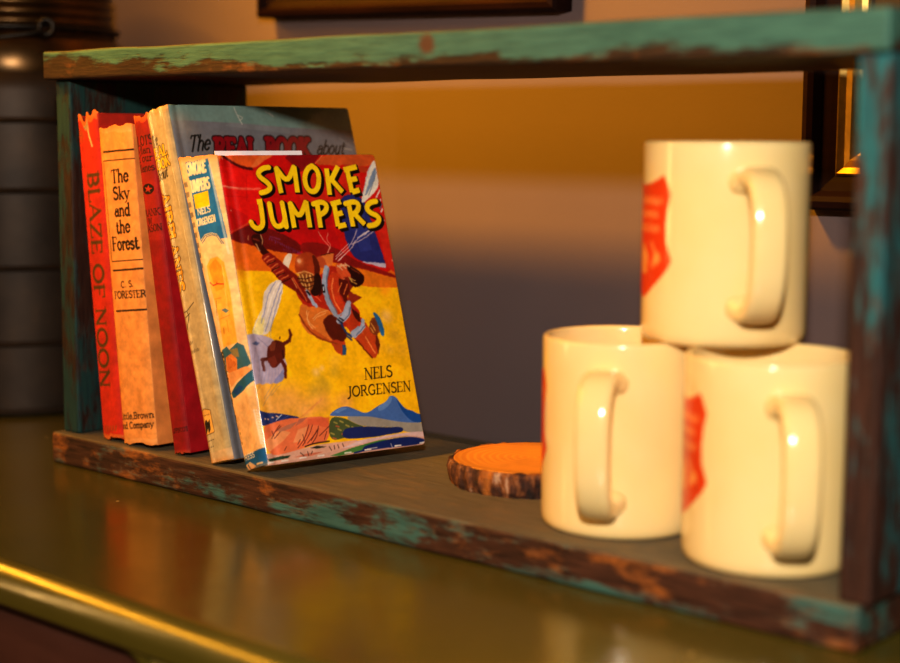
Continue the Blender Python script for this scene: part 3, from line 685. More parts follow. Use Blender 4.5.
  ('s','23180f',[8,181.3,9.2,181.2],1.18,1),
  ('s','23180f',[9.2,181.2,10.4,181.2],0.86,1),
  ('s','23180f',[10.4,181.2,11.6,181.2],1.17,1),
  ('s','23180f',[11.6,181.2,12.8,181.1],0.86,1),
  ('s','23180f',[12.8,181.1,14,181.1],1.17,1),
  ('s','23180f',[13.9,181.1,15.1,181.1],0.86,1),
  ('s','23180f',[15.1,181.1,16.3,181],1.17,1),
  ('s','23180f',[16.3,181,17.5,181],0.85,1),
  ('s','23180f',[17.5,181,18.7,181],1.16,1),
  ('s','23180f',[18.7,181,19.9,180.9],0.86,1),
  ('s','23180f',[19.9,180.9,21.1,180.9],1.16,1),
  ('s','23180f',[21.1,180.9,22.2,180.9],0.85,1),
  ('s','23180f',[22.2,180.9,23.4,180.8],1.16,1),
  ('s','23180f',[23.4,180.8,24.6,180.8],0.84,1),
  ('s','23180f',[24.5,180.8,25.7,180.8],1.16,1),
  ('s','23180f',[25.7,180.8,26.9,180.7],0.85,1),
  ('s','23180f',[26.8,180.7,28.1,180.7],1.15,1),
  ('s','23180f',[28.1,180.7,29.3,180.7],0.84,1),
  ('s','23180f',[29.2,180.7,30.4,180.6],1.15,1),
  ('s','23180f',[30.4,180.6,31.5,180.6],0.84,1),
  ('s','23180f',[31.5,180.6,32.7,180.6],1.15,1),
  ('s','23180f',[32.7,180.6,33.8,180.5],0.84,1),
  ('s','23180f',[33.8,180.6,35,180.5],1.14,1),
  ('s','2c1e12',[4,175.9,34.2,175.1,35.8,114.1,4.5,113.9,4,175.9],0.63,1),
  ('t','20170f','The',[11.3,161.9,28.3,162,11.5,169.6],'serif',0.165,0,None),
  ('t','20170f','Sky',[11.7,151.7,28.1,151.6,11.9,159.1],'serif',0.165,0,None),
  ('t','20170f','and',[11.9,141.5,27.3,141.3,12.1,148.8],'serif',0.165,0,None),
  ('t','20170f','the',[12.1,130.9,26.3,131.4,12.2,138.5],'serif',0.165,0,None),
  ('t','20170f','Forest',[6.9,120.9,32.1,120.8,6.9,128.7],'serif',0.165,0,None),
  ('s','23180f',[5.1,108.4,6.3,108.4],0.87,1),
  ('s','23180f',[6.3,108.4,7.5,108.4],1.19,1),
  ('s','23180f',[7.4,108.4,8.7,108.4],0.87,1),
  ('s','23180f',[8.6,108.4,9.8,108.4],1.18,1),
  ('s','23180f',[9.8,108.4,11,108.4],0.86,1),
  ('s','23180f',[10.9,108.4,12.2,108.4],1.18,1),
  ('s','23180f',[12.2,108.4,13.4,108.4],0.86,1),
  ('s','23180f',[13.3,108.4,14.5,108.4],1.17,1),
  ('s','23180f',[14.5,108.4,15.7,108.5],0.86,1),
  ('s','23180f',[15.6,108.4,16.8,108.5],1.17,1),
  ('s','23180f',[16.8,108.5,18,108.5],0.86,1),
  ('s','23180f',[17.9,108.5,19.1,108.5],1.17,1),
  ('s','23180f',[19.1,108.5,20.3,108.5],0.86,1),
  ('s','23180f',[20.2,108.5,21.5,108.5],1.17,1),
  ('s','23180f',[21.5,108.5,22.6,108.5],0.85,1),
  ('s','23180f',[22.6,108.5,23.8,108.5],1.17,1),
  ('s','23180f',[23.7,108.5,24.9,108.5],0.85,1),
  ('s','23180f',[24.9,108.5,26,108.5],1.16,1),
  ('s','23180f',[26,108.5,27.2,108.6],0.85,1),
  ('s','23180f',[27.1,108.5,28.3,108.6],1.16,1),
  ('s','23180f',[28.2,108.6,29.5,108.6],0.85,1),
  ('s','23180f',[29.5,108.6,30.6,108.6],1.16,1),
  ('s','23180f',[30.6,108.6,31.8,108.6],0.85,1),
  ('s','23180f',[31.7,108.6,32.9,108.6],1.15,1),
  ('s','23180f',[32.8,108.6,34,108.6],0.84,1),
  ('s','23180f',[34,108.6,35.1,108.6],1.15,1),
  ('t','20170f','C. S.',[12.3,97.6,25.1,98,12.2,101.3],'serif',0.165,0,None),
  ('t','20170f','FORESTER',[4.6,91.1,34.3,91.3,4.5,95.3],'serif',0.165,0,None),
  ('s','23180f',[4.8,83.3,6.3,83.3],0.87,1),
  ('s','23180f',[6.2,83.3,7.6,83.3],1.19,1),
  ('s','23180f',[7.6,83.3,9,83.3],0.87,1),
  ('s','23180f',[9,83.3,10.4,83.4],1.18,1),
  ('s','23180f',[10.3,83.4,11.8,83.4],0.87,1),
  ('s','23180f',[11.7,83.4,13.2,83.4],1.19,1),
  ('s','23180f',[13.1,83.4,14.5,83.4],0.86,1),
  ('s','23180f',[14.5,83.4,15.9,83.4],1.18,1),
  ('s','23180f',[15.8,83.4,17.3,83.4],0.86,1),
  ('s','23180f',[17.2,83.4,18.6,83.5],1.17,1),
  ('s','23180f',[18.6,83.5,20,83.5],0.86,1),
  ('s','23180f',[19.9,83.5,21.4,83.5],1.17,1),
  ('s','23180f',[21.3,83.5,22.7,83.5],0.86,1),
  ('s','23180f',[22.6,83.5,24.1,83.5],1.17,1),
  ('s','23180f',[24,83.5,25.4,83.5],0.85,1),
  ('s','23180f',[25.3,83.5,26.8,83.6],1.16,1),
  ('s','23180f',[26.7,83.6,28.1,83.6],0.85,1),
  ('s','23180f',[28,83.6,29.4,83.6],1.16,1),
  ('s','23180f',[29.4,83.6,30.8,83.6],0.85,1),
  ('s','23180f',[30.7,83.6,32.1,83.6],1.16,1),
  ('s','23180f',[32,83.6,33.4,83.6],0.85,1),
  ('s','23180f',[33.4,83.6,34.8,83.7],1.15,1),
  ('t','20170f','Little,Brown',[-1.6,15.5,33,17.8,-1.7,19.3],'serif',0.165,0,None),
  ('t','20170f','and Company',[-1.1,9.6,32.3,12,-1.2,13.4],'serif',0.165,0,None),
  ('b','c07838',[40.3,67.9],6.1,0.35),
  ('s','a86430',[36.9,80.8,40,36.8,37.6,3.7],0.92,0.35),
  ('b','dc8c44',[12.9,71.9],6.28,0.35),
  ('b','dc8c44',[19.8,58.9],6.26,0.35),
  ('b','dc8c44',[6.1,40.2],6.37,0.35),
  ('b','dc8c44',[21.8,29.2],6.26,0.35),
  ('b','dc8c44',[10,25.2],6.35,0.35),
  ('p','f4b878',[-4.6,202.1,76.8,193.4,76.1,188.2,-5.6,194.2],0.6),
  ('p','f0b070',[-0.6,2.8,55,4.9,54.2,-2.4,-1.5,-4.8],0.5),
 ],
 'blaze_spine': [
  ('p','cc3018',[-24.4,223.1,206.8,196.8,182.3,-27.8,-63,-42.5],1),
  ('t','5e3d14','BLAZE OF NOON',[8.4,167.8,3.4,32.2,18.4,168],'deco',0.2,0,None),
  ('s','8a5a20',[4.5,4.9,5.5,8.8],0.74,1),
  ('s','8a5a20',[7.3,5,8.3,8.8],0.73,1),
  ('s','8a5a20',[10,5.1,11,8.9],0.73,1),
  ('s','8a5a20',[12.7,5.2,13.8,9],0.73,1),
  ('s','8a5a20',[15.5,5.2,16.5,9.1],0.73,1),
  ('b','a86a20',[3.8,191.9],5.62,0.5),
  ('p','e07a30',[-4.2,211.4,37.1,207,36,198.6,-3.5,201.4],0.8),
  ('s','f0c080',[11.2,199.3,13.1,190.4,15.4,184],1.28,1),
  ('p','b09060',[7.1,200.9,12.4,201,13.6,194.1,10.5,194.4],1),
  ('p','e08030',[-1,3.5,26.1,2.4,25.3,-3.2,-1.9,-3],0.6),
 ],
 'red_spine': [
  ('p','901517',[-27.4,226.4,149.5,194.2,110,-28.4,-79.6,-27],1),
  ('p','a0241a',[-9.9,211,28.4,204.4,21.1,128,-5.8,131.2],0.7),
  ('p','d85020',[-4.8,211.4,28.6,205.6,27.3,199.2,-6.4,203.1],0.8),
  ('t','180c0a','PILOTS',[-1.7,186.9,15.7,186.7,-1.8,192.4],'serif',0.11,0,None),
  ('t','180c0a','Man',[0.9,182.1,13.7,181.6,1,186.4],'serif',0.11,0,None),
  ('t','180c0a','Your',[0.9,177.1,14.2,176.8,1,181.4],'serif',0.11,0,None),
  ('t','180c0a','Planes',[-0.6,171.1,14.5,171,-0.5,175.5],'serif',0.11,0,None),
  ('p','180c0a',[8.2,163.6,9.5,163.3,10.7,162.8,11.7,162.1,12.4,161.4,12.7,160.5,12.7,159.7,12.4,158.9,11.7,158.2,10.8,157.7,9.6,157.3,8.3,157.2,7,157.2,5.6,157.5,4.4,158,3.5,158.7,2.8,159.4,2.4,160.3,2.4,161.1,2.7,161.9,3.4,162.6,4.4,163.2,5.5,163.5,6.8,163.6],1),
  ('p','b8301c',[8.5,162.9,8.8,161,11.7,160.4,9,159.8,9.2,157.9,7.2,159.4,4.5,158.9,5.9,160.4,4,161.9,6.9,161.4],1),
  ('t','180c0a','FRANK',[-1.3,144.5,14.6,144.2,-1.3,148.4],'serif',0.11,0,None),
  ('t','180c0a','W.',[3.6,139.4,8.7,139.4,3.7,142.8],'serif',0.11,0,None),
  ('t','180c0a','MASON',[-1.4,134.9,14.7,134.9,-1.5,138.8],'serif',0.11,0,None),
  ('t','3c0c0a','LIPPINCOTT',[3,13,16.8,14.1,3,15.5],'serif',0.12,0,None),
 ],
}


# ------------------------------------------------------------------ helpers
def lin(c):
    c = np.asarray(c, float)
    return np.where(c <= .04045, c / 12.92, ((c + .055) / 1.055) ** 2.4)

def hexc(h):
    return np.array([int(h[i:i + 2], 16) / 255 for i in (0, 2, 4)])

def rgb(h):
    return tuple(float(v) for v in lin(hexc(h))) + (1.0,)

def link(name, me, mat=None, parent=None):
    o = bpy.data.objects.new(name, me)
    col.objects.link(o)
    if mat is not None and not me.materials:
        me.materials.append(mat)
    if parent is not None:
        o.parent = parent
    return o

def tag(o, label, cat, group=None):
    o['label'] = label
    o['category'] = cat
    if group:
        o['group'] = group
    return o

def thing(name, label, cat, loc=(0, 0, 0), group=None):
    o = bpy.data.objects.new(name, None)
    o.empty_display_size = .02
    o.location = [v * MM for v in loc]
    col.objects.link(o)
    return tag(o, label, cat, group)

def bm_mesh(name, bm, smooth=False):
    me = bpy.data.meshes.new(name)
    bmesh.ops.recalc_face_normals(bm, faces=bm.faces[:])
    bm.to_mesh(me)
    bm.free()
    if smooth:
        me.polygons.foreach_set('use_smooth', [True] * len(me.polygons))
    return me

def np_mesh(name, V, F, colors=None, smooth=True):
    """V (n,3) mm, F list of tuples, colors (n,3) sRGB"""
    me = bpy.data.meshes.new(name)
    me.from_pydata((np.asarray(V) * MM).tolist(), [], F)
    if smooth:
        me.polygons.foreach_set('use_smooth', [True] * len(me.polygons))
    if colors is not None:
        ca = me.color_attributes.new('Paint', 'FLOAT_COLOR', 'POINT')
        a = np.ones((len(V), 4), np.float32)
        a[:, :3] = lin(np.clip(colors, 0, 1))
        ca.data.foreach_set('color', a.ravel())
    me.update()
    return me

def add_box(bm, x0, x1, y0, y1, z0, z1, bev=0, seg=2):
    r = bmesh.ops.create_cube(bm, size=1)
    vs = r['verts']
    for v in vs:
        v.co = Vector(((x0 + x1) / 2 + v.co.x * (x1 - x0), (y0 + y1) / 2 + v.co.y * (y1 - y0), (z0 + z1) / 2 + v.co.z * (z1 - z0))) * MM
    if bev:
        es = list({e for v in vs for e in v.link_edges})
        bmesh.ops.bevel(bm, geom=es, offset=bev * MM, segments=seg, affect='EDGES', profile=.5)

def lathe(profile, n=96, closed=False):
    V, F = [], []
    m = len(profile)
    for i in range(n):
        a = 2 * PI * i / n
        for r, z in profile:
            V.append((r * math.cos(a), r * math.sin(a), z))
    for i in range(n):
        j = (i + 1) % n
        for k in range(m - 1):
            F.append((i * m + k, j * m + k, j * m + k + 1, i * m + k + 1))
    return V, F

def weld(me, d=1e-6):
    bm = bmesh.new()
    bm.from_mesh(me)
    bmesh.ops.remove_doubles(bm, verts=bm.verts[:], dist=d)
    bmesh.ops.recalc_face_normals(bm, faces=bm.faces[:])
    bm.to_mesh(me)
    bm.free()
    return me

def tube(path, rad, n=12, cap=True, flat=None):
    """sweep a round (or flat=(rx,ry)) section along a path of mm points"""
    P = [Vector(p) for p in path]
    V, F = [], []
    up = Vector((0, 0, 1))
    prev = None
    for i, p in enumerate(P):
        t = (P[min(i + 1, len(P) - 1)] - P[max(i - 1, 0)]).normalized()
        if prev is None:
            s = t.cross(Vector((0, 1, 0)))
            if s.length < .1:
                s = t.cross(Vector((1, 0, 0)))
        else:
            s = prev - t * prev.dot(t)
        s.normalize()
        prev = s
        b = t.cross(s)
        r = rad[i] if isinstance(rad, (list, tuple)) else rad
        for k in range(n):
            a = 2 * PI * k / n
            V.append(p + s * math.cos(a) * r + b * math.sin(a) * r)
    for i in range(len(P) - 1):
        for k in range(n):
            F.append((i * n + k, i * n + (k + 1) % n, (i + 1) * n + (k + 1) % n, (i + 1) * n + k))
    if cap:
        F.append(tuple(range(n - 1, -1, -1)))
        F.append(tuple(range((len(P) - 1) * n, len(P) * n)))
    return [tuple(v) for v in V], F

# ------------------------------------------------------------------ materials
class NT:
    def __init__(s, name):
        s.m = bpy.data.materials.new(name)
        s.m.use_nodes = True
        s.t = s.m.node_tree
        s.b = s.t.nodes['Principled BSDF']
    def n(s, kind, **kw):
        x = s.t.nodes.new(kind)
        for k, v in kw.items():
            if k.startswith('i_'):
                x.inputs[k[2:].replace('_', ' ')].default_value = v
            else:
                setattr(x, k, v)
        return x
    def l(s, a, b):
        s.t.links.new(a, b)
    def coord(s, scale=(1, 1, 1), loc=(0, 0, 0), rot=(0, 0, 0), src='Object'):
        tc = s.n('ShaderNodeTexCoord')
        mp = s.n('ShaderNodeMapping')
        mp.inputs['Scale'].default_value = scale
        mp.inputs['Location'].default_value = loc
        mp.inputs['Rotation'].default_value = rot
        s.l(tc.outputs[src], mp.inputs['Vector'])
        return mp.outputs[0]
    def noise(s, vec, scale, detail=4, rough=.55, dist=0):
        x = s.n('ShaderNodeTexNoise')
        x.inputs['Scale'].default_value = scale
        x.inputs['Detail'].default_value = detail
        x.inputs['Roughness'].default_value = rough
        x.inputs['Distortion'].default_value = dist
        s.l(vec, x.inputs['Vector'])
        return x.outputs['Fac']
    def ramp(s, fac, stops):
        x = s.n('ShaderNodeValToRGB')
        e = x.color_ramp.elements
        while len(e) > 1:
            e.remove(e[-1])
        for i, (p, c) in enumerate(stops):
            q = e[0] if i == 0 else e.new(p)
            q.position = p
            q.color = c if not isinstance(c, (int, float)) else (c, c, c, 1)
        s.l(fac, x.inputs['Fac'])
        return x.outputs['Color']
    def mix(s, fac, a, b, mode='MIX'):
        x = s.n('ShaderNodeMix', data_type='RGBA', blend_type=mode)
        for sock, v in ((x.inputs[0], fac), (x.inputs[6], a), (x.inputs[7], b)):
            if hasattr(v, 'is_linked') or hasattr(v, 'links'):
                s.l(v, sock)
            else:
                sock.default_value = v
        return x.outputs[2]
    def math(s, op, a, b=0.0):
        x = s.n('ShaderNodeMath', operation=op)
        for sock, v in ((x.inputs[0], a), (x.inputs[1], b)):
            if hasattr(v, 'links'):
                s.l(v, sock)
            else:
                sock.default_value = v
        return x.outputs[0]
    def bump(s, h, strength=.3, dist=.0005):
        x = s.n('ShaderNodeBump')
        x.inputs['Strength'].default_value = strength
        x.inputs['Distance'].default_value = dist
        s.l(h, x.inputs['Height'])
        s.l(x.outputs[0], s.b.inputs['Normal'])
    def set(s, **kw):
        for k, v in kw.items():
            s.b.inputs[k.replace('_', ' ')].default_value = v

def painted(name, rough=.55, coat=0, coatr=.08, spec=.4, bump=.12):
    t = NT(name)
    a = t.n('ShaderNodeAttribute', attribute_name='Paint')
    v = t.coord((1, 1, 1))
    f = t.noise(v, 900, 3)
    g = t.noise(v, 60, 3)
    c = t.mix(.22, a.outputs['Color'], t.ramp(g, [(.3, .62), (.7, 1.0)]), 'MULTIPLY')
    t.l(c, t.b.inputs['Base Color'])
    t.set(Roughness=rough, Coat_Weight=coat, Coat_Roughness=coatr)
    t.b.inputs['Specular IOR Level'].default_value = spec
    t.bump(f, bump, .0002)
    if coat:
        w = t.n('ShaderNodeBump')
        w.inputs['Strength'].default_value = .25
        w.inputs['Distance'].default_value = .0012
        t.l(t.noise(v, 45, 2), w.inputs['Height'])
        t.l(w.outputs[0], t.b.inputs['Coat Normal'])
    return t.m

def plain(name, h, rough=.5, var=.25, scale=80, metal=0, spec=.4, bump=.1, stretch=(1, 1, 1), coat=0):
    t = NT(name)
    c = np.array(rgb(h))
    v = t.coord(stretch)
    f = t.noise(v, scale, 5)
    d = c * (1 - var)
    e = np.minimum(c * (1 + var), 1)
    t.l(t.ramp(f, [(.3, (*d[:3], 1)), (.7, (*e[:3], 1))]), t.b.inputs['Base Color'])
    t.set(Roughness=rough, Metallic=metal, Coat_Weight=coat)
    t.b.inputs['Specular IOR Level'].default_value = spec
    t.bump(t.noise(v, scale * 6, 3), bump, .0003)
    return t.m

def worn_wood(name, axis, cover, teal='3f7f74', teal2='5c9a88', dark='2b1a12', brown='5e3a26', wear='9a5a26', bottom_brown=0.0, seed=0.0, top=None, front_only=None, zmid=0, extra=None, xgrad=None, zgrad=None, wear_at=.3):
    """flaking teal paint on dark wood, grain along axis (0 x, 2 z)"""
    t = NT(name)
    sc = [9, 9, 9]
    sc[axis] = 3.2
    loc = (seed, seed * .7, seed * 1.3)
    g = t.coord(tuple(s for s in sc), loc)
    g2 = t.coord((1, 1, 1), loc)
    sf = [30, 30, 30]
    sf[axis] = 3.0
    gf = t.coord(tuple(sf), loc)
    grain = t.noise(gf, 14, 6, .65)
    big = t.noise(g, 3.4, 5, .6, .4)
    mid = t.noise(g, 11, 6, .7)
    blot = t.noise(g2, 16, 5, .6)
    wood = t.mix(t.ramp(grain, [(.35, 0), (.68, 1)]), rgb(dark), rgb(brown))
    wood = t.mix(t.ramp(t.math('MULTIPLY', blot, mid), [(wear_at, 0), (wear_at + .1, .8)]), wood, rgb(wear))
    paint = t.mix(t.ramp(grain, [(.3, 0), (.7, 1)]), rgb(teal), rgb(teal2))
    s = t.math('ADD', t.math('MULTIPLY', big, .62), t.math('MULTIPLY', mid, .38))
    s = t.math('ADD', s, t.math('MULTIPLY', t.math('SUBTRACT', grain, .5), .22))
    if bottom_brown:
        tc = t.n('ShaderNodeTexCoord')
        sp = t.n('ShaderNodeSeparateXYZ')
        t.l(tc.outputs['Object'], sp.inputs[0])
        zz = t.math('MULTIPLY', t.math('SUBTRACT', sp.outputs[2], zmid * MM), bottom_brown)
        zz = t.math('MINIMUM', t.math('MAXIMUM', zz, -.22), .14)
        s = t.math('ADD', s, zz)
    if xgrad:
        tc = t.n('ShaderNodeTexCoord')
        sp = t.n('ShaderNodeSeparateXYZ')
        t.l(tc.outputs['Object'], sp.inputs[0])
        xx = t.math('MULTIPLY', t.math('SUBTRACT', sp.outputs[0], xgrad[0] * MM), xgrad[1])
        s = t.math('ADD', s, t.math('MINIMUM', t.math('MAXIMUM', xx, -.2), .05))
    if zgrad:
        tc = t.n('ShaderNodeTexCoord')
        sp = t.n('ShaderNodeSeparateXYZ')
        t.l(tc.outputs['Object'], sp.inputs[0])
        zz = t.math('MULTIPLY', t.math('SUBTRACT', sp.outputs[2], zgrad[0] * MM), zgrad[1])
        s = t.math('ADD', s, t.math('MINIMUM', t.math('MAXIMUM', zz, -.03), .2))
    th = .5 + (.5 - cover) * .5
    mask = t.ramp(s, [(th - .035, 0), (th + .035, 1)])
    c = t.mix(mask, wood, paint)
    if extra:
        c = extra(t, c, grain, mid)
    if top is not None:
        ge = t.n('ShaderNodeNewGeometry')
        sp = t.n('ShaderNodeSeparateXYZ')
        t.l(ge.outputs['Normal'], sp.inputs[0])
        up = t.ramp(sp.outputs[2], [(.6, 0), (.9, 1)])
        tcol = t.mix(t.ramp(grain, [(.3, 0), (.7, 1)]), rgb(top[0]), rgb(top[1]))
        tcol = t.mix(t.ramp(mid, [(.52, 0), (.66, .55)]), tcol, rgb(top[2]))
        c = t.mix(up, c, tcol)
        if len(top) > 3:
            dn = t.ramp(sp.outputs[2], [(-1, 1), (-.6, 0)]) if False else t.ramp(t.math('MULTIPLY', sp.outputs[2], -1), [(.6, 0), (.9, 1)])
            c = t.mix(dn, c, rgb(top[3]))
    t.l(c, t.b.inputs['Base Color'])
    t.set(Roughness=.62)
    t.b.inputs['Specular IOR Level'].default_value = .35
    h = t.math('ADD', t.math('MULTIPLY', mask, .5), grain)
    t.bump(h, .5, .0008)
    return t.m

# ------------------------------------------------------------------ painter
class Canvas:
    """a small numpy paint surface in millimetres, y up"""
    def __init__(s, x0, x1, y0, y1, step, base):
        s.x0, s.y0, s.step = x0, y0, step
        s.nx = int(round((x1 - x0) / step)) + 1
        s.ny = int(round((y1 - y0) / step)) + 1
        s.X = np.linspace(x0, x1, s.nx)
        s.Y = np.linspace(y0, y1, s.ny)
        s.a = np.empty((s.ny, s.nx, 3))
        s.a[:] = hexc(base)
        s.sx = (x1 - x0) / (s.nx - 1)
    def win(s, xs, ys, pad):
        i0 = max(0, int((min(xs) - pad - s.x0) / s.step) - 1)
        i1 = min(s.nx, int((max(xs) + pad - s.x0) / s.step) + 3)
        j0 = max(0, int((min(ys) - pad - s.y0) / s.step) - 1)
        j1 = min(s.ny, int((max(ys) + pad - s.y0) / s.step) + 3)
        if i1 <= i0 or j1 <= j0:
            return None
        gx, gy = np.meshgrid(s.X[i0:i1], s.Y[j0:j1])
        return (slice(j0, j1), slice(i0, i1)), gx, gy
    def put(s, sl, cov, c, a):
        cov = (cov * a)[..., None]
        s.a[sl] = s.a[sl] * (1 - cov) + hexc(c) * cov
    def poly(s, pts, c, a=1):
        w = s.win([p[0] for p in pts], [p[1] for p in pts], s.step)
        if not w:
            return
        sl, gx, gy = w
        cov = np.zeros(gx.shape)
        k = s.step / 3
        for dx in (-k, 0, k):
            for dy in (-k, 0, k):
                ins = np.zeros(gx.shape, bool)
                px, py = gx + dx, gy + dy
                for (ax, ay), (bx, by) in zip(pts, pts[1:] + pts[:1]):
                    if ay == by:
                        continue
                    cr = ((ay > py) != (by > py)) & (px < (bx - ax) * (py - ay) / (by - ay) + ax)
                    ins ^= cr
                cov += ins
        s.put(sl, cov / 9, c, a)
    def stroke(s, pts, wd, c, a=1, flat=False):
        r = wd / 2
        w = s.win([p[0] for p in pts], [p[1] for p in pts], r + s.step)
        if not w:
            return
        sl, gx, gy = w
        d = np.full(gx.shape, 1e9)
        for k, ((ax, ay), (bx, by)) in enumerate(zip(pts, pts[1:])):
            ex, ey = bx - ax, by - ay
            ln = math.hypot(ex, ey) + 1e-9
            u = ((gx - ax) * ex + (gy - ay) * ey) / (ln * ln)
            q = np.clip(u, 0, 1)
            dd = np.hypot(gx - ax - q * ex, gy - ay - q * ey)
            if flat:
                if k == 0:
                    dd = np.where(u < 0, np.maximum(dd, r - u * ln), dd)
                if k == len(pts) - 2:
                    dd = np.where(u > 1, np.maximum(dd, r + (u - 1) * ln), dd)
            d = np.minimum(d, dd)
        cov = np.clip((r - d) / s.step + .5, 0, 1)
        s.put(sl, cov, c, a)
    def blob(s, p, r, c, a):
        w = s.win([p[0]], [p[1]], r)
        if not w:
            return
        sl, gx, gy = w
        q = np.clip(1 - np.hypot(gx - p[0], gy - p[1]) / r, 0, 1)
        s.put(sl, np.clip(q * q * (3 - 2 * q), 0, 1), c, min(a, 1))
    def text(s, txt, pts, c, style, th, oc=None):
        o, e, u = (np.array(p) for p in pts)
        adv, strokes = layout(txt, style)
        ex = (e - o) / adv
        uy = (u - o)
        uy = uy if style != 'script' else uy + ex * .28
        cap = np.hypot(*(u - o))
        hs = np.hypot(*ex)
        for wgt, pl in strokes:
            P2 = [tuple(o + ex * x + uy * y) for x, y in pl]
            wd = max(cap * th * wgt, s.step * .9)
            if oc:
                s.stroke(P2, wd + max(cap * .14, .45), oc)
        for wgt, pl in strokes:
            P2 = [tuple(o + ex * x + uy * y) for x, y in pl]
            s.stroke(P2, max(cap * th * wgt, s.step * .9), c)
    def grain(s, amt, scale, seed):
        rng = np.random.default_rng(seed)
        h, w = max(2, int(s.ny / scale)), max(2, int(s.nx / scale))
        n = rng.random((h + 1, w + 1))
        yi = np.linspace(0, h - .001, s.ny)
        xi = np.linspace(0, w - .001, s.nx)
        y0, x0 = yi.astype(int), xi.astype(int)
        fy, fx = (yi - y0)[:, None], (xi - x0)[None]
        v = (n[y0][:, x0] * (1 - fy) * (1 - fx) + n[y0 + 1][:, x0] * fy * (1 - fx) + n[y0][:, x0 + 1] * (1 - fy) * fx + n[y0 + 1][:, x0 + 1] * fy * fx)
        s.a *= 1 + amt * (v[..., None] - .5)
    def warp(s, amt, scale, seed):
        rng = np.random.default_rng(seed)
        def fld():
            h, w = max(2, int(s.ny * s.step / scale)), max(2, int(s.nx * s.step / scale))
            n = rng.random((h + 1, w + 1)) - .5
            yi, xi = np.linspace(0, h - .001, s.ny), np.linspace(0, w - .001, s.nx)
            y0, x0 = yi.astype(int), xi.astype(int)
            fy, fx = (yi - y0)[:, None], (xi - x0)[None]
            return (n[y0][:, x0] * (1 - fy) * (1 - fx) + n[y0 + 1][:, x0] * fy * (1 - fx) + n[y0][:, x0 + 1] * (1 - fy) * fx + n[y0 + 1][:, x0 + 1] * fy * fx)
        j, i = np.mgrid[0:s.ny, 0:s.nx].astype(float)
        i = np.clip(i + fld() * 2 * amt / s.step, 0, s.nx - 1.001)
        j = np.clip(j + fld() * 2 * amt / s.step, 0, s.ny - 1.001)
        i0, j0 = i.astype(int), j.astype(int)
        fi, fj = (i - i0)[..., None], (j - j0)[..., None]
        a = s.a
        s.a = (a[j0, i0] * (1 - fi) * (1 - fj) + a[j0, i0 + 1] * fi * (1 - fj) + a[j0 + 1, i0] * (1 - fi) * fj + a[j0 + 1, i0 + 1] * fi * fj)
    def run(s, ops, smooth=False):
        for o in ops:
            if o[0] == 'w':
                s.warp(.28, 1.6, 3)
                s.warp(.16, .8, 4)
                s.grain(.08, 4, 8)
                s.grain(.09, 14, 9)
                continue
            v = o[3] if o[0] == 't' else o[2]
            pts = list(zip(v[::2], v[1::2]))
            if o[0] == 'p':
                s.poly(chaikin(pts, True) if smooth and len(pts) > 5 else pts, o[1], o[3])
            elif o[0] == 's':
                s.stroke(chaikin(pts, False) if smooth and len(pts) > 2 else pts, o[3], o[1], o[4])
            elif o[0] == 'f':
                s.stroke(chaikin(pts, False) if len(pts) > 2 else pts, o[3], o[1], o[4], True)
            elif o[0] == 'b':
                s.blob(pts[0], o[3] * 1.35, o[1], o[4])
            else:
                s.text(o[2], pts, o[1], o[4], o[5], o[7])

def chaikin(p, closed, it=2):
    for _ in range(it):
        q = [] if closed else [p[0]]
        m = len(p)
        for k in range(m if closed else m - 1):
            (ax, ay), (bx, by) = p[k], p[(k + 1) % m]
            q += [(ax * .75 + bx * .25, ay * .75 + by * .25), (ax * .25 + bx * .75, ay * .25 + by * .75)]
        if not closed:
            q.append(p[-1])
        p = q
    return p

def arc(cx, cy, rx, ry, a0, a1, n=14):
    return [(cx + rx * math.cos(math.radians(a0 + (a1 - a0) * i / n)), cy + ry * math.sin(math.radians(a0 + (a1 - a0) * i / n))) for i in range(n + 1)]

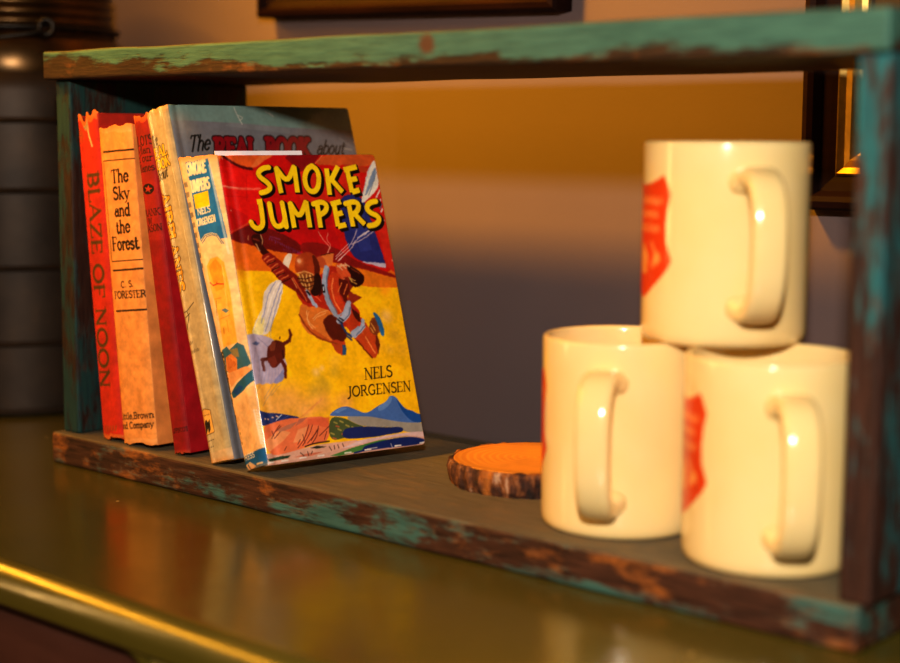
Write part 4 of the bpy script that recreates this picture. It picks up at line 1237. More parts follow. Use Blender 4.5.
# stroke alphabet: advance, thick strokes, thin strokes, serif feet (x, y)
G_ = {
 'A': (.82, [[(.36, 1), (.7, 0)]], [[(.05, 0), (.36, 1)], [(.15, .34), (.57, .34)]], [(.05, 0), (.7, 0)]),
 'B': (.68, [[(.12, 0), (.12, 1)], arc(.3, .75, .22, .25, 80, -80), arc(.3, .26, .28, .26, 80, -80)], [[(.12, 1), (.3, 1)], [(.12, .51), (.3, .51)], [(.12, 0), (.3, 0)]], [(.08, 0), (.08, 1)]),
 'C': (.8, [arc(.44, .5, .36, .5, 60, 300)], [[(.62, .93), (.66, .72)]], []),
 'D': (.82, [[(.12, 0), (.12, 1)], arc(.3, .5, .42, .5, 85, -85)], [[(.12, 1), (.32, 1)], [(.12, 0), (.32, 0)]], [(.08, 0), (.08, 1)]),
 'E': (.64, [[(.12, 0), (.12, 1)]], [[(.12, 1), (.54, 1), (.55, .86)], [(.12, .52), (.45, .52)], [(.12, 0), (.55, 0), (.57, .15)]], [(.08, 0), (.08, 1)]),
 'F': (.6, [[(.12, 0), (.12, 1)]], [[(.12, 1), (.54, 1), (.55, .84)], [(.12, .52), (.43, .52)]], [(.12, 0), (.08, 1)]),
 'G': (.86, [arc(.44, .5, .36, .5, 60, 300), [(.68, .08), (.68, .42)]], [[(.5, .42), (.76, .42)], [(.62, .93), (.66, .74)]], []),
 'H': (.84, [[(.13, 0), (.13, 1)], [(.7, 0), (.7, 1)]], [[(.13, .52), (.7, .52)]], [(.13, 0), (.13, 1), (.7, 0), (.7, 1)]),
 'I': (.34, [[(.16, 0), (.16, 1)]], [], [(.16, 0), (.16, 1)]),
 'J': (.42, [[(.26, 1), (.26, .1), (.18, -.12), (.02, -.16)]], [], [(.26, 1)]),
 'K': (.76, [[(.12, 0), (.12, 1)], [(.3, .56), (.68, 0)]], [[(.12, .42), (.62, 1)]], [(.12, 0), (.12, 1), (.66, 0), (.6, 1)]),
 'L': (.6, [[(.12, 0), (.12, 1)]], [[(.12, 0), (.53, 0), (.55, .18)]], [(.12, 1), (.08, 0)]),
 'M': (1.0, [[(.16, 1), (.48, .1)], [(.84, 0), (.82, 1)]], [[(.12, 0), (.16, 1)], [(.48, .1), (.82, 1)]], [(.12, 0), (.84, 0), (.12, 1), (.86, 1)]),
 'N': (.86, [[(.14, 1), (.7, 0)]], [[(.14, 0), (.14, 1)], [(.7, 0), (.7, 1)]], [(.14, 0), (.1, 1), (.7, 1)]),
 'O': (.88, [arc(.43, .5, .36, .5, 0, 360, 26)], [], []),
 'P': (.64, [[(.12, 0), (.12, 1)], arc(.3, .73, .27, .27, 85, -85)], [[(.12, 1), (.32, 1)], [(.12, .46), (.32, .46)]], [(.12, 0), (.08, 1)]),
 'R': (.74, [[(.12, 0), (.12, 1)], arc(.3, .75, .24, .25, 85, -85), [(.34, .5), (.68, 0)]], [[(.12, 1), (.32, 1)], [(.12, .5), (.34, .5)]], [(.12, 0), (.08, 1), (.68, 0)]),
 'S': (.62, [arc(.3, .75, .22, .25, 40, 210, 10) + arc(.3, .26, .25, .26, 60, -140, 12)], [], []),
 'T': (.7, [[(.34, 0), (.34, 1)]], [[(.03, .84), (.05, 1), (.63, 1), (.65, .84)]], [(.34, 0)]),
 'U': (.8, [[(.13, 1), (.13, .3)] + arc(.4, .3, .27, .3, 180, 360, 10) + [(.67, 1)]], [], [(.13, 1), (.67, 1)]),
 'W': (1.1, [[(.1, 1), (.34, 0)], [(.54, 1), (.78, 0)]], [[(.34, 0), (.54, 1)], [(.78, 0), (1.0, 1)]], [(.1, 1), (1.0, 1)]),
 'Y': (.74, [[(.06, 1), (.36, .46)], [(.36, 0), (.36, .46)]], [[(.36, .46), (.66, 1)]], [(.06, 1), (.66, 1), (.36, 0)]),
 'Z': (.72, [[(.6, 1), (.08, 0)]], [[(.1, .84), (.1, 1), (.6, 1)], [(.08, 0), (.62, 0), (.63, .18)]], []),
 'a': (.54, [arc(.25, .2, .19, .2, 40, 330, 12), [(.43, .5), (.43, .06), (.5, 0)]], [arc(.26, .44, .17, .18, 10, 160, 6), [(.4, .36), (.2, .38)]], []),
 'b': (.58, [[(.11, 1), (.11, .03)], arc(.29, .31, .21, .31, 130, -130, 14)], [], [(.08, 1)]),
 'd': (.6, [[(.46, 1), (.46, .02), (.55, 0)], arc(.27, .31, .21, .31, 50, 310, 14)], [], [(.43, 1)]),
 'e': (.52, [arc(.26, .31, .21, .31, 10, 320, 16)], [[(.05, .33), (.47, .36)]], []),
 'f': (.36, [[(.14, 0), (.14, .82), (.22, .98), (.36, .93)]], [[(.02, .6), (.3, .6)]], [(.14, 0)]),
 'h': (.62, [[(.12, 0), (.12, 1)], arc(.3, .4, .18, .22, 150, 0, 8) + [(.48, 0)]], [], [(.12, 0), (.48, 0), (.09, 1)]),
 'i': (.28, [[(.13, 0), (.13, .6)], [(.13, .84), (.135, .88)]], [], [(.13, 0), (.1, .6)]),
 'k': (.58, [[(.12, 0), (.12, 1)], [(.22, .34), (.52, 0)]], [[(.12, .25), (.46, .6)]], [(.12, 0), (.5, 0), (.09, 1), (.46, .6)]),
 'l': (.28, [[(.13, 0), (.13, 1)]], [], [(.13, 0), (.1, 1)]),
 'm': (.92, [[(.12, 0), (.12, .6)], arc(.28, .4, .17, .22, 150, 0, 8) + [(.45, 0)], arc(.62, .4, .17, .22, 150, 0, 8) + [(.79, 0)]], [], [(.12, 0), (.45, 0), (.79, 0), (.09, .6)]),
 'n': (.62, [[(.12, 0), (.12, .6)], arc(.3, .4, .18, .22, 150, 0, 8) + [(.48, 0)]], [], [(.12, 0), (.48, 0), (.09, .6)]),
 'o': (.56, [arc(.27, .31, .21, .31, 0, 360, 20)], [], []),
 'p': (.6, [[(.12, -.32), (.12, .6)], arc(.3, .31, .21, .31, 130, -130, 14)], [], [(.12, -.32), (.09, .6)]),
 'r': (.42, [[(.12, 0), (.12, .6)], [(.14, .42), (.26, .6), (.38, .55)]], [], [(.12, 0), (.09, .6)]),
 's': (.44, [arc(.21, .46, .14, .15, 40, 210, 8) + arc(.21, .16, .17, .16, 60, -140, 10)], [], []),
 't': (.38, [[(.15, .82), (.15, .12), (.22, 0), (.34, .06)]], [[(.03, .6), (.31, .6)]], []),
 'u': (.62, [[(.12, .6), (.12, .2), (.2, .02), (.34, .02), (.46, .18)], [(.46, .6), (.46, 0)]], [], [(.09, .6), (.43, .6), (.5, 0)]),
 'w': (.8, [[(.07, .6), (.25, 0)], [(.4, .6), (.58, 0)]], [[(.25, 0), (.4, .6)], [(.58, 0), (.74, .6)]], [(.07, .6), (.74, .6)]),
 'y': (.58, [[(.07, .6), (.3, .02)]], [[(.52, .6), (.22, -.26), (.08, -.3)]], [(.07, .6), (.5, .6)]),
 '.': (.26, [[(.1, .03), (.12, .05)]], [], []), ',': (.26, [[(.12, .06), (.12, .02), (.06, -.14)]], [], []), ' ': (.36, [], [], []),
}

def layout(txt, style):
    x, out = 0, []
    for ch in txt:
        adv, tk, tn, sf = G_[ch]
        w = {'serif': (1.15, .55, .45), 'slab': (1, .8, .9), 'block': (1.15, 1.05, 0), 'script': (1.1, .8, 0), 'deco': (1.1, .6, .35)}[style]
        for p in tk:
            out.append((w[0], [(x + a, b) for a, b in p]))
        for p in tn:
            out.append((w[1], [(x + a, b) for a, b in p]))
        if w[2]:
            for a, b in sf:
                out.append((w[2], [(x + a - .1, b), (x + a + .1, b)]))
        x += adv + (.02 if style != 'script' else -.03)
    return x, out

# ------------------------------------------------------------------ books
M = {}
M['cloth'] = painted('worn_book_cloth', .7, 0, spec=.3, bump=.5)
M['jacket'] = painted('glossy_dust_jacket', .5, .2, .12, spec=.2)
M['mylar'] = painted('clear_sleeve_jacket', .4, 1.0, .12)
M['board'] = plain('cloth_board', 'a02018', .7)

def pages_mat(h):
    t = NT('page_edges')
    v = t.coord((1, 1, 1))
    sp = t.n('ShaderNodeSeparateXYZ')
    t.l(v, sp.inputs[0])
    w = t.math('SINE', t.math('MULTIPLY', sp.outputs[0], 9000))
    c = np.array(rgb(h))
    t.l(t.ramp(t.math('ADD', t.math('MULTIPLY', w, .35), .5), [(0, (*(c[:3] * .6), 1)), (1, tuple(c))]), t.b.inputs['Base Color'])
    t.set(Roughness=.9)
    return t.m
M['pages'] = pages_mat('d8b888')
M['paper'] = plain('white_paper', 'f0e8ec', .8, .05)

def grid_faces(nx, ny, off=0, flip=False):
    i = np.arange(nx - 1)[None] + np.arange(ny - 1)[:, None] * nx + off
    i = i.ravel()
    q = np.stack([i, i + 1, i + nx + 1, i + nx], 1)
    if flip:
        q = q[:, ::-1]
    return [tuple(r) for r in q.tolist()]

def box_vf(x0, x1, y0, y1, z0, z1, off):
    V = [(x, y, z) for x in (x0, x1) for y in (y0, y1) for z in (z0, z1)]
    F = [(0, 1, 3, 2), (4, 6, 7, 5), (0, 4, 5, 1), (2, 3, 7, 6), (0, 2, 6, 4), (1, 5, 7, 3)]
    return V, [tuple(i + off for i in f) for f in F]

def smooth_rand(n, k, seed):
    rng = np.random.default_rng(seed)
    p = rng.random(k + 2)
    xi = np.linspace(0, k, n)
    i = np.minimum(xi.astype(int), k)
    f = xi - i
    f = f * f * (3 - 2 * f)
    return p[i] * (1 - f) + p[np.minimum(i + 1, k + 1)] * f

def make_book(name, label, x0, y0, lean, yaw, T, H, W, spine_ops, cover_ops, base, board, mat, z0=20.23, r=2.2, ct=2.6, step=.5, rag=(0, 0), seed=1, back_in=0, splay=None, notch=None, creases=(), step_c=None):
    root = thing(name, label, 'book', (x0, y0, z0), 'old books leaning on the shelf')
    root.rotation_euler = (Matrix.Rotation(yaw, 3, 'Z') @ Matrix.Rotation(-lean, 3, 'Y')).to_euler()
    # ---- spine: a dense outer skin carrying the print, with an inner skin behind it
    cv = Canvas(0, T, 0, H, step, base)
    cv.run(ART[spine_ops])
    cv.grain(.18, 9, seed)
    cv.grain(.10, 3, seed + 1)
    rng = np.random.default_rng(seed)
    nx, ny = cv.nx, cv.ny
    s = cv.X / T
    prof = r * np.abs(2 * s - 1) ** 4.5
    for cs_, ca_, cw_ in creases:
        prof = prof - ca_ * np.exp(-((s - cs_) / cw_) ** 2)
    prof_i = np.minimum(prof + 1.6, r + 1.2)
    X, Z = np.meshgrid(cv.X, cv.Y)
    Yo = np.repeat(prof[None], ny, 0).copy()
    if rag[0]:
        top = rag[0] * (smooth_rand(nx, 9, seed) - .55) + .16 * rag[0] * (rng.random(nx) - .5)
        if notch:
            top -= notch[2] * np.exp(-((s - notch[0]) / notch[1]) ** 2)
        wgt = np.clip((Z / H - .93) / .07, 0, 1)
        Z = Z + wgt * top[None]
        Yo += .6 * rag[0] * .5 * wgt * (smooth_rand(nx, 6, seed + 3) - .4)[None]
        edge = np.clip((Z / H - .978) / .022, 0, 1)[..., None]
        fr = np.array([.85, .5, .22])
        cv.a = cv.a * (1 - .6 * edge) + fr * .6 * edge
    if rag[1]:
        bot = rag[1] * (smooth_rand(nx, 8, seed + 7))
        wgt = np.clip(1 - Z / 9, 0, 1)
        Z = Z + wgt * bot[None]
        edge = np.clip(1 - Z / 3.5, 0, 1)[..., None]
        cv.a = cv.a * (1 - .55 * edge) + np.array([.85, .52, .25]) * .55 * edge
    Yi = Yo + 1.3
    Xo, Xi, Zi = X, np.clip(X, 1.2, T - 1.2), Z
    if splay:
        k = np.clip(Z / H, 0, 1) * (1 - s)[None]
        dxs, dys, dzs = splay
        Xo = X + dxs * k
        Xi = Xi + dxs * k
        Yo = Yo + dys * k
        Yi = Yi + dys * k
        Z = Z + dzs * k
        Zi = Z
    n = nx * ny
    V = np.concatenate([np.stack([Xo, Yo, Z], -1).reshape(-1, 3), np.stack([Xi, Yi, Zi], -1).reshape(-1, 3)])
    F = grid_faces(nx, ny, 0) + grid_faces(nx, ny, n, True)
    ring = [i for i in range(nx)] + [j * nx + nx - 1 for j in range(1, ny)] + [(ny - 1) * nx + i for i in range(nx - 2, -1, -1)] + [j * nx for j in range(ny - 2, 0, -1)]
    for a, b in zip(ring, ring[1:] + ring[:1]):
        F.append((a, a + n, b + n, b))
    C = np.concatenate([cv.a.reshape(-1, 3), cv.a.reshape(-1, 3) * .8])
    link('spine', np_mesh('spine', V, F, C), mat, root)
    # ---- front cover with its printed face
    if cover_ops:
        st = step_c or step
        cc = Canvas(r - .4, W, 0, H, st, base)
        cc.run(ART[cover_ops], True)
        cc.grain(.10, 12, seed + 5)
        cc.grain(.07, 3, seed + 6)
        Yg, Zg = np.meshgrid(cc.X, cc.Y)
        # the board turns in at the hinge and the corners are a little rubbed
        Xg = np.full(Yg.shape, T) - .9 * np.exp(-((Yg - (r + 6)) / 2.2) ** 2)
        Xg = Xg - 1.2 * np.clip(1 - (Yg - r + .4) / 2.5, 0, 1) ** 2
        rad = 2.4
        dy = np.clip(Yg - (W - rad), 0, None)
        for sgn in (0, 1):
            dz = np.clip((Zg - (H - rad)) if sgn else (rad - Zg), 0, None)
            q = np.hypot(dy, dz)
            f = np.where((dy > 0) & (dz > 0) & (q > 0), np.maximum(dy, dz) / np.maximum(q, 1e-6), 1)
            Yg = np.where((dy > 0) & (dz > 0), W - rad + dy * f, Yg)
            Zg = np.where((dy > 0) & (dz > 0), (H - rad + dz * f) if sgn else (rad - dz * f), Zg)
            dy = np.clip(Yg - (W - rad), 0, None)
        m = cc.nx * cc.ny
        outer = np.stack([Xg, Yg, Zg], -1).reshape(-1, 3)
        inner = outer.copy()
        inner[:, 0] -= ct
        V = np.concatenate([outer, inner])
        F = grid_faces(cc.nx, cc.ny, 0) + grid_faces(cc.nx, cc.ny, m, True)
        ring = [i for i in range(cc.nx)] + [j * cc.nx + cc.nx - 1 for j in range(1, cc.ny)] + [(cc.ny - 1) * cc.nx + i for i in range(cc.nx - 2, -1, -1)] + [j * cc.nx for j in range(cc.ny - 2, 0, -1)]
        for a, b in zip(ring, ring[1:] + ring[:1]):
            F.append((a, a + m, b + m, b))
        C = np.concatenate([cc.a.reshape(-1, 3), np.repeat(hexc('d8c8b0')[None], m, 0)])
        link('front_cover', np_mesh('front_cover', V, F, C), mat, root)
    else:
        bm = bmesh.new()
        add_box(bm, T - ct, T, r - .3, W, .3, H - .5, .7)
        link('front_cover', bm_mesh('front_cover', bm), board, root)
    bm = bmesh.new()
    add_box(bm, back_in, back_in + ct, r - .3 + (2 if back_in else 0), W, .3 if not back_in else 2, H - .5, .7)
    link('back_cover', bm_mesh('back_cover', bm), board, root)
    bm = bmesh.new()
    add_box(bm, back_in + ct, T - ct - (.2 if not cover_ops else .1), r + 1.6, W - 4, 3.0, H - 4.5, .3, 1)
    link('page_block', bm_mesh('page_block', bm), M['pages'], root)
    return root

B_blaze = plain('red_cloth_board', 'b42a18', .75, bump=.4)
B_sky = plain('tan_cloth_board', 'd98a45', .75, bump=.4)
B_crim = plain('crimson_cloth_board', '9c1420', .5, bump=.3)
B_jack = plain('jacket_back', 'c8b48c', .5)

make_book('hardcover_book', 'thin red book with frayed spine lettered BLAZE OF NOON, leftmost against the shelf side', 46.6, 5.6, .098, 0, 21.0, 204.5, 130, 'blaze_spine', None, 'cc3018', B_blaze, M['cloth'], rag=(4, 2.5), seed=11, notch=(.42, .1, 4))
make_book('hardcover_book', 'thick tan cloth book with The Sky and the Forest boxed on its spine', 69.4, 4.4, .098, 0, 33.5, 196.2, 130, 'sky_spine', None, 'ea9a50', B_sky, M['cloth'], rag=(2, 2.2), seed=23, step=.42)
make_book('hardcover_book', 'crimson red book with a black star disc on its spine, by FRANK W. MASON', 117.9, 5.8, .165, 0, 14.8, 204.5, 130, 'red_spine', None, 'a81c1a', B_crim, M['cloth'], rag=(3, 1.5), seed=31, step=.38)
make_book('hardcover_book', 'tall grey jacketed book, The REAL BOOK about AIRPLANES, behind the red and yellow one', 156.2, 2.2, .272, -.02, 21.5, 211.5, 147, 'real_spine', 'real_cover', 'c0a878', B_jack, M['mylar'], rag=(1.6, .6), seed=41, creases=((.2, .4, .08), (.85, .3, .08)), step=.42, step_c=.55)
smoke = make_book('hardcover_book', 'front leaning book with SMOKE JUMPERS in yellow over a painted parachutist cover', 187.0, 2.7, .31, -.207, 25.0, 181.2, 110.7, 'smoke_spine', 'smoke_cover', 'eec48c', B_jack, M['jacket'], seed=53, creases=((.8, .3, .09),), step=.4, step_c=.4, back_in=4.5, splay=(.6, -12.5, 6.0), rag=(1.2, .5))
bm = bmesh.new()
add_box(bm, 25 - 3.15, 25 - 2.75, 2.5, 61, 120, 181.6 + 3.1)
o = link('paper_slip', bm_mesh('paper_slip', bm), M['paper'], smoke)
o['label'] = 'white paper edge showing above the cover'

# ------------------------------------------------------------------ shelf
def plank(name, x0, x1, y0, y1, z0, z1, axis, mat, root, seed, wob=.6, bev=1.8):
    """bevelled board, subdivided along its grain and slightly uneven"""
    bm = bmesh.new()
    add_box(bm, x0, x1, y0, y1, z0, z1, bev, 3)
    L0, L1 = (x0, x1) if axis == 0 else (z0, z1)
    n = int((L1 - L0) / 7)
    for k in range(1, n):
        c = (L0 + (L1 - L0) * k / n) * MM
        nrm = Vector((1, 0, 0)) if axis == 0 else Vector((0, 0, 1))
        bmesh.ops.bisect_plane(bm, geom=bm.verts[:] + bm.edges[:] + bm.faces[:], dist=1e-7, plane_co=nrm * c, plane_no=nrm)
    for v in bm.verts:
        p = v.co / MM
        q = Vector((p.x * .02 + seed, p.y * .05, p.z * .05)) if axis == 0 else Vector((p.x * .05 + seed, p.y * .05, p.z * .02))
        d = Vector((mnoise.noise(q), mnoise.noise(q + Vector((9, 3, 1))), mnoise.noise(q + Vector((2, 8, 5)))))
        d[axis] = 0
        if axis == 0 and p.z > (z0 + z1) / 2 and name == 'bottom_board':
            d.z = 0
        if axis == 0 and p.z < (z0 + z1) / 2 and name == 'bottom_board':
            d.z = max(0, d.z)
        v.co += d * wob * MM
    return link(name, bm_mesh(name, bm), mat, root)

def knot(xk, zk, r, h):
    def f(t, c, grain, mid):
        tc = t.n('ShaderNodeTexCoord')
        vm = t.n('ShaderNodeVectorMath', operation='SUBTRACT')
        t.l(tc.outputs['Object'], vm.inputs[0])
        vm.inputs[1].default_value = (xk * MM, 0, zk * MM)
        sp = t.n('ShaderNodeSeparateXYZ')
        t.l(vm.outputs[0], sp.inputs[0])
        d = t.math('SQRT', t.math('ADD', t.math('POWER', sp.outputs[0], 2), t.math('POWER', t.math('MULTIPLY', sp.outputs[2], 1.2), 2)))
        d = t.math('ADD', d, t.math('MULTIPLY', t.math('SUBTRACT', mid, .5), .012))
        m = t.ramp(t.math('DIVIDE', d, r * MM), [(.55, .85), (1.0, 0)])
        return t.mix(m, c, rgb(h))
    return f

shelf = thing('wooden_shelf', 'open box shelf of worn teal painted boards holding books and mugs', 'shelf', (0, 0, 0))
TOPC = ('5e5946', '766d5a', '86704f')
w_bot = worn_wood('worn_bottom_board', 0, .43, '2b4f4a', '487068', '281711', '573626', 'b06a2c', seed=1.3, wear_at=.27, top=TOPC)
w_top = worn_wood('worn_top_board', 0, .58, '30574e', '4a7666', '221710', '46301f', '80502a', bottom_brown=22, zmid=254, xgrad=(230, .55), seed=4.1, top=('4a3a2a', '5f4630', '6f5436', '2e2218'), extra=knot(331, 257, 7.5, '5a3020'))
w_left = worn_wood('worn_left_panel', 2, .55, '123336', '20443f', '221510', '3e281c', '6e4424', seed=7.7)
w_right = worn_wood('worn_right_panel', 2, .47, '1a5056', '2c6e70', '2a1914', '4e3024', '94562c', seed=12.4, zgrad=(205, 3.0))
plank('bottom_board', 0, 573, 0, 154.6, 0, 20.2, 0, w_bot, shelf, 2.0, .7, 2.2)
plank('top_board', 1.0, 577.5, 0, 154.6, 246.0, 263.8, 0, w_top, shelf, 5.0, .7, 1.8)
plank('side_panel', 4.6, 20.6, 6.5, 153, 20.2, 246.2, 2, w_left, shelf, 8.0, .5, 1.6)
plank('side_panel', 561.9, 576.5, 4.2, 153, 20.2, 246.2, 2, w_right, shelf, 11.0, .5, 1.6)

# ------------------------------------------------------------------ mugs
def mug_mat():
    t = NT('cream_glaze')
    v = t.coord((1, 1, 1))
    f = t.noise(v, 25, 2)
    t.l(t.ramp(f, [(.3, rgb('efd392')), (.7, rgb('f2d99e'))]), t.b.inputs['Base Color'])
    t.set(Roughness=.16, Coat_Weight=.4, Coat_Roughness=.06)
    t.b.inputs['Specular IOR Level'].default_value = .5
    t.b.inputs['Subsurface Weight'].default_value = .08
    t.b.inputs['Subsurface Radius'].default_value = (.004, .0025, .0012)
    return t.m
M['glaze'] = mug_mat()
M['badge'] = painted('red_print', .35, .3, .1, bump=.0)
R_M, H_M = 39.6, 95.0

def mug_meshes():
    R, H = R_M, H_M
    prof = [(0, 3.0), (R - 9, 3.0), (R - 8, 0.9), (R - 7, 0), (R - 3.6, 0), (R - 2.2, .5), (R - .9, 1.8), (R - .2, 4), (R, 7)]
    prof += [(R, 7 + (H - 9) * k / 8) for k in range(1, 9)]
    prof += [(R - .15, H - 1.1), (R - .7, H - .35), (R - 1.6, H), (R - 2.6, H - .3), (R - 3.3, H - 1.1), (R - 3.6, H - 2.4)]
    prof += [(R - 3.7, H - 2.4 - (H - 18) * k / 6) for k in range(1, 7)]
    prof += [(R - 5, 9.5), (R - 9, 6.8), (R - 16, 6), (0, 6)]
    V, F = lathe(prof, 112)
    body = weld(np_mesh('mug_body', V, F))
    # handle: D loop swept with a rounded rectangle
    path = []
    ctrl = [(R - 1.2, 77), (R + 6, 79.5), (R + 13, 79), (R + 19.5, 75.5), (R + 24, 69), (R + 26.2, 60), (R + 26.6, 50), (R + 26.0, 40), (R + 24, 31), (R + 20, 23.5), (R + 14, 18.5), (R + 7, 17), (R - 1.2, 18.5)]
    def cr(p0, p1, p2, p3, u):
        return tuple(.5 * (2 * b + (c - a) * u + (2 * a - 5 * b + 4 * c - d) * u * u + (3 * b - a - 3 * c + d) * u ** 3) for a, b, c, d in zip(p0, p1, p2, p3))
    cp = [ctrl[0]] + ctrl + [ctrl[-1]]
    for i in range(1, len(cp) - 2):
        for k in range(6):
            path.append(cr(cp[i - 1], cp[i], cp[i + 1], cp[i + 2], k / 6))
    path.append(ctrl[-1])
    V, F = [], []
    n = 20
    for i, (a, z) in enumerate(path):
        q0, q1 = path[max(i - 1, 0)], path[min(i + 1, len(path) - 1)]
        t = Vector((q1[0] - q0[0], q1[1] - q0[1])).normalized()
        nx_, nz_ = t.y, -t.x
        u = i / (len(path) - 1)
        end = max(0, 1 - min(u, 1 - u) / .07)
        hw, ht = 8.2 + 2.6 * end, 4.2 + 2.0 * end
        for k in range(n):
            an = 2 * PI * k / n
            c_, s_ = math.cos(an), math.sin(an)
            e = .62
            w = hw * math.copysign(abs(c_) ** e, c_)
            h = ht * math.copysign(abs(s_) ** e, s_)
            V.append((a + nx_ * h, w, z + nz_ * h))
    for i in range(len(path) - 1):
        for k in range(n):
            F.append((i * n + k, i * n + (k + 1) % n, (i + 1) * n + (k + 1) % n, (i + 1) * n + k))
    F += [tuple(range(n - 1, -1, -1)), tuple(range((len(path) - 1) * n, len(path) * n))]
    handle = weld(np_mesh('mug_handle', V, F))
    # badge: a shield printed on the side (local -90 deg from the handle), gently raised
    half = [(0, 24.5), (8, 25.2), (14, 27.0), (18.5, 29.5), (20.6, 26), (23.2, 20.5), (21.4, 14), (20.2, 6), (20.6, -2), (23.4, -8.5), (24.2, -10.5), (21.5, -15), (15, -21), (8, -26), (3, -28.6), (0, -30)]
    def inside_w(zz):
        ys = [p for p in zip(half, half[1:])]
        best = 0
        for (xa, za), (xb, zb) in ys:
            lo, hi = min(za, zb), max(za, zb)
            if lo <= zz <= hi and hi > lo:
                best = max(best, xa + (xb - xa) * (zz - za) / (zb - za))
        return best
    cv = Canvas(-26, 26, -32, 32, .4, 'de4412')
    full = half + [(-x, z) for x, z in half[::-1]]
    cv.poly(full, 'dc400c')
    cv.stroke(full, 1.3, 'ee6a30')
    for z_, hw_ in ((17, 15), (10.5, 13), (4, 14)):
        x = -hw_
        rnd = random.Random(int(z_ * 10))
        while x < hw_:
            w_ = rnd.uniform(1.5, 3)
            cv.stroke([(x, z_ - 1.8), (x + w_ * .5, z_ + 1.8), (x + w_, z_ - 1.2)], 1.1, 'f29050')
            x += w_ + 1.1
    cv.poly([(-4, -18), (4, -18), (6, -9), (0, -3), (-6, -9)], 'f0a052')
    for sx in (-1, 1):
        cv.stroke([(sx * 9, -3), (sx * 13, -8), (sx * 10, -14)], 2.2, 'f08848')
        cv.poly([(sx * 14, -6), (sx * 17, -10), (sx * 13, -14), (sx * 11, -10)], 'f0a052')
    V, F, C, idx = [], [], [], {}
    nzr = 120
    zs = [29.3 - 59.2 * k / nzr for k in range(nzr + 1)]
    nc = 36
    zc = 50.0
    for j, zz in enumerate(zs):
        hwid = max(inside_w(zz), .05)
        for i in range(nc + 1):
            x = -hwid + 2 * hwid * i / nc
            top_ = 24.5 + 5.0 * (abs(x) / 18.5) ** 2
            z2 = min(zz, top_)
            a = x / R
            V.append(((R + .12) * math.cos(a), (R + .12) * math.sin(a), zc + z2))
            ii = int(np.clip((x + 26) / cv.step, 0, cv.nx - 1))
            jj = int(np.clip((z2 + 32) / cv.step, 0, cv.ny - 1))
            C.append(cv.a[jj, ii])
    for j in range(nzr):
        for i in range(nc):
            q = j * (nc + 1) + i
            F.append((q, q + 1, q + nc + 2, q + nc + 1))
    badge = np_mesh('mug_badge', V, F, np.array(C))
    return body, handle, badge

mb, mh, mbd = mug_meshes()
def make_mug(label, x, y, z, view_ang, th):
    t = thing('coffee_mug', label, 'mug', (x, y, z), 'cream mugs with red shields')
    b = link('body', mb, M['glaze'], t)
    h = link('handle', mh, M['glaze'], t)
    g = link('emblem', mbd, M['badge'], t)
    g['label'] = 'red shield emblem'
    t.rotation_euler.z = math.radians(view_ang + th)
    g.rotation_euler.z = math.radians(-90)
    return t

make_mug('cream mug on the shelf floor beside the log slice, lower left of the three mugs', 414.9, 53.0, 20.3, -54.5, -11.5)
make_mug('cream mug on the shelf floor nearest the right side panel, under the stacked mug', 504.2, 44.8, 20.3, -59.8, 11.4)
make_mug('cream mug stacked on top, resting on the rims of the two mugs below', 459.7, 72.7, 20.3 + H_M + .05, -58.0, 17.0)

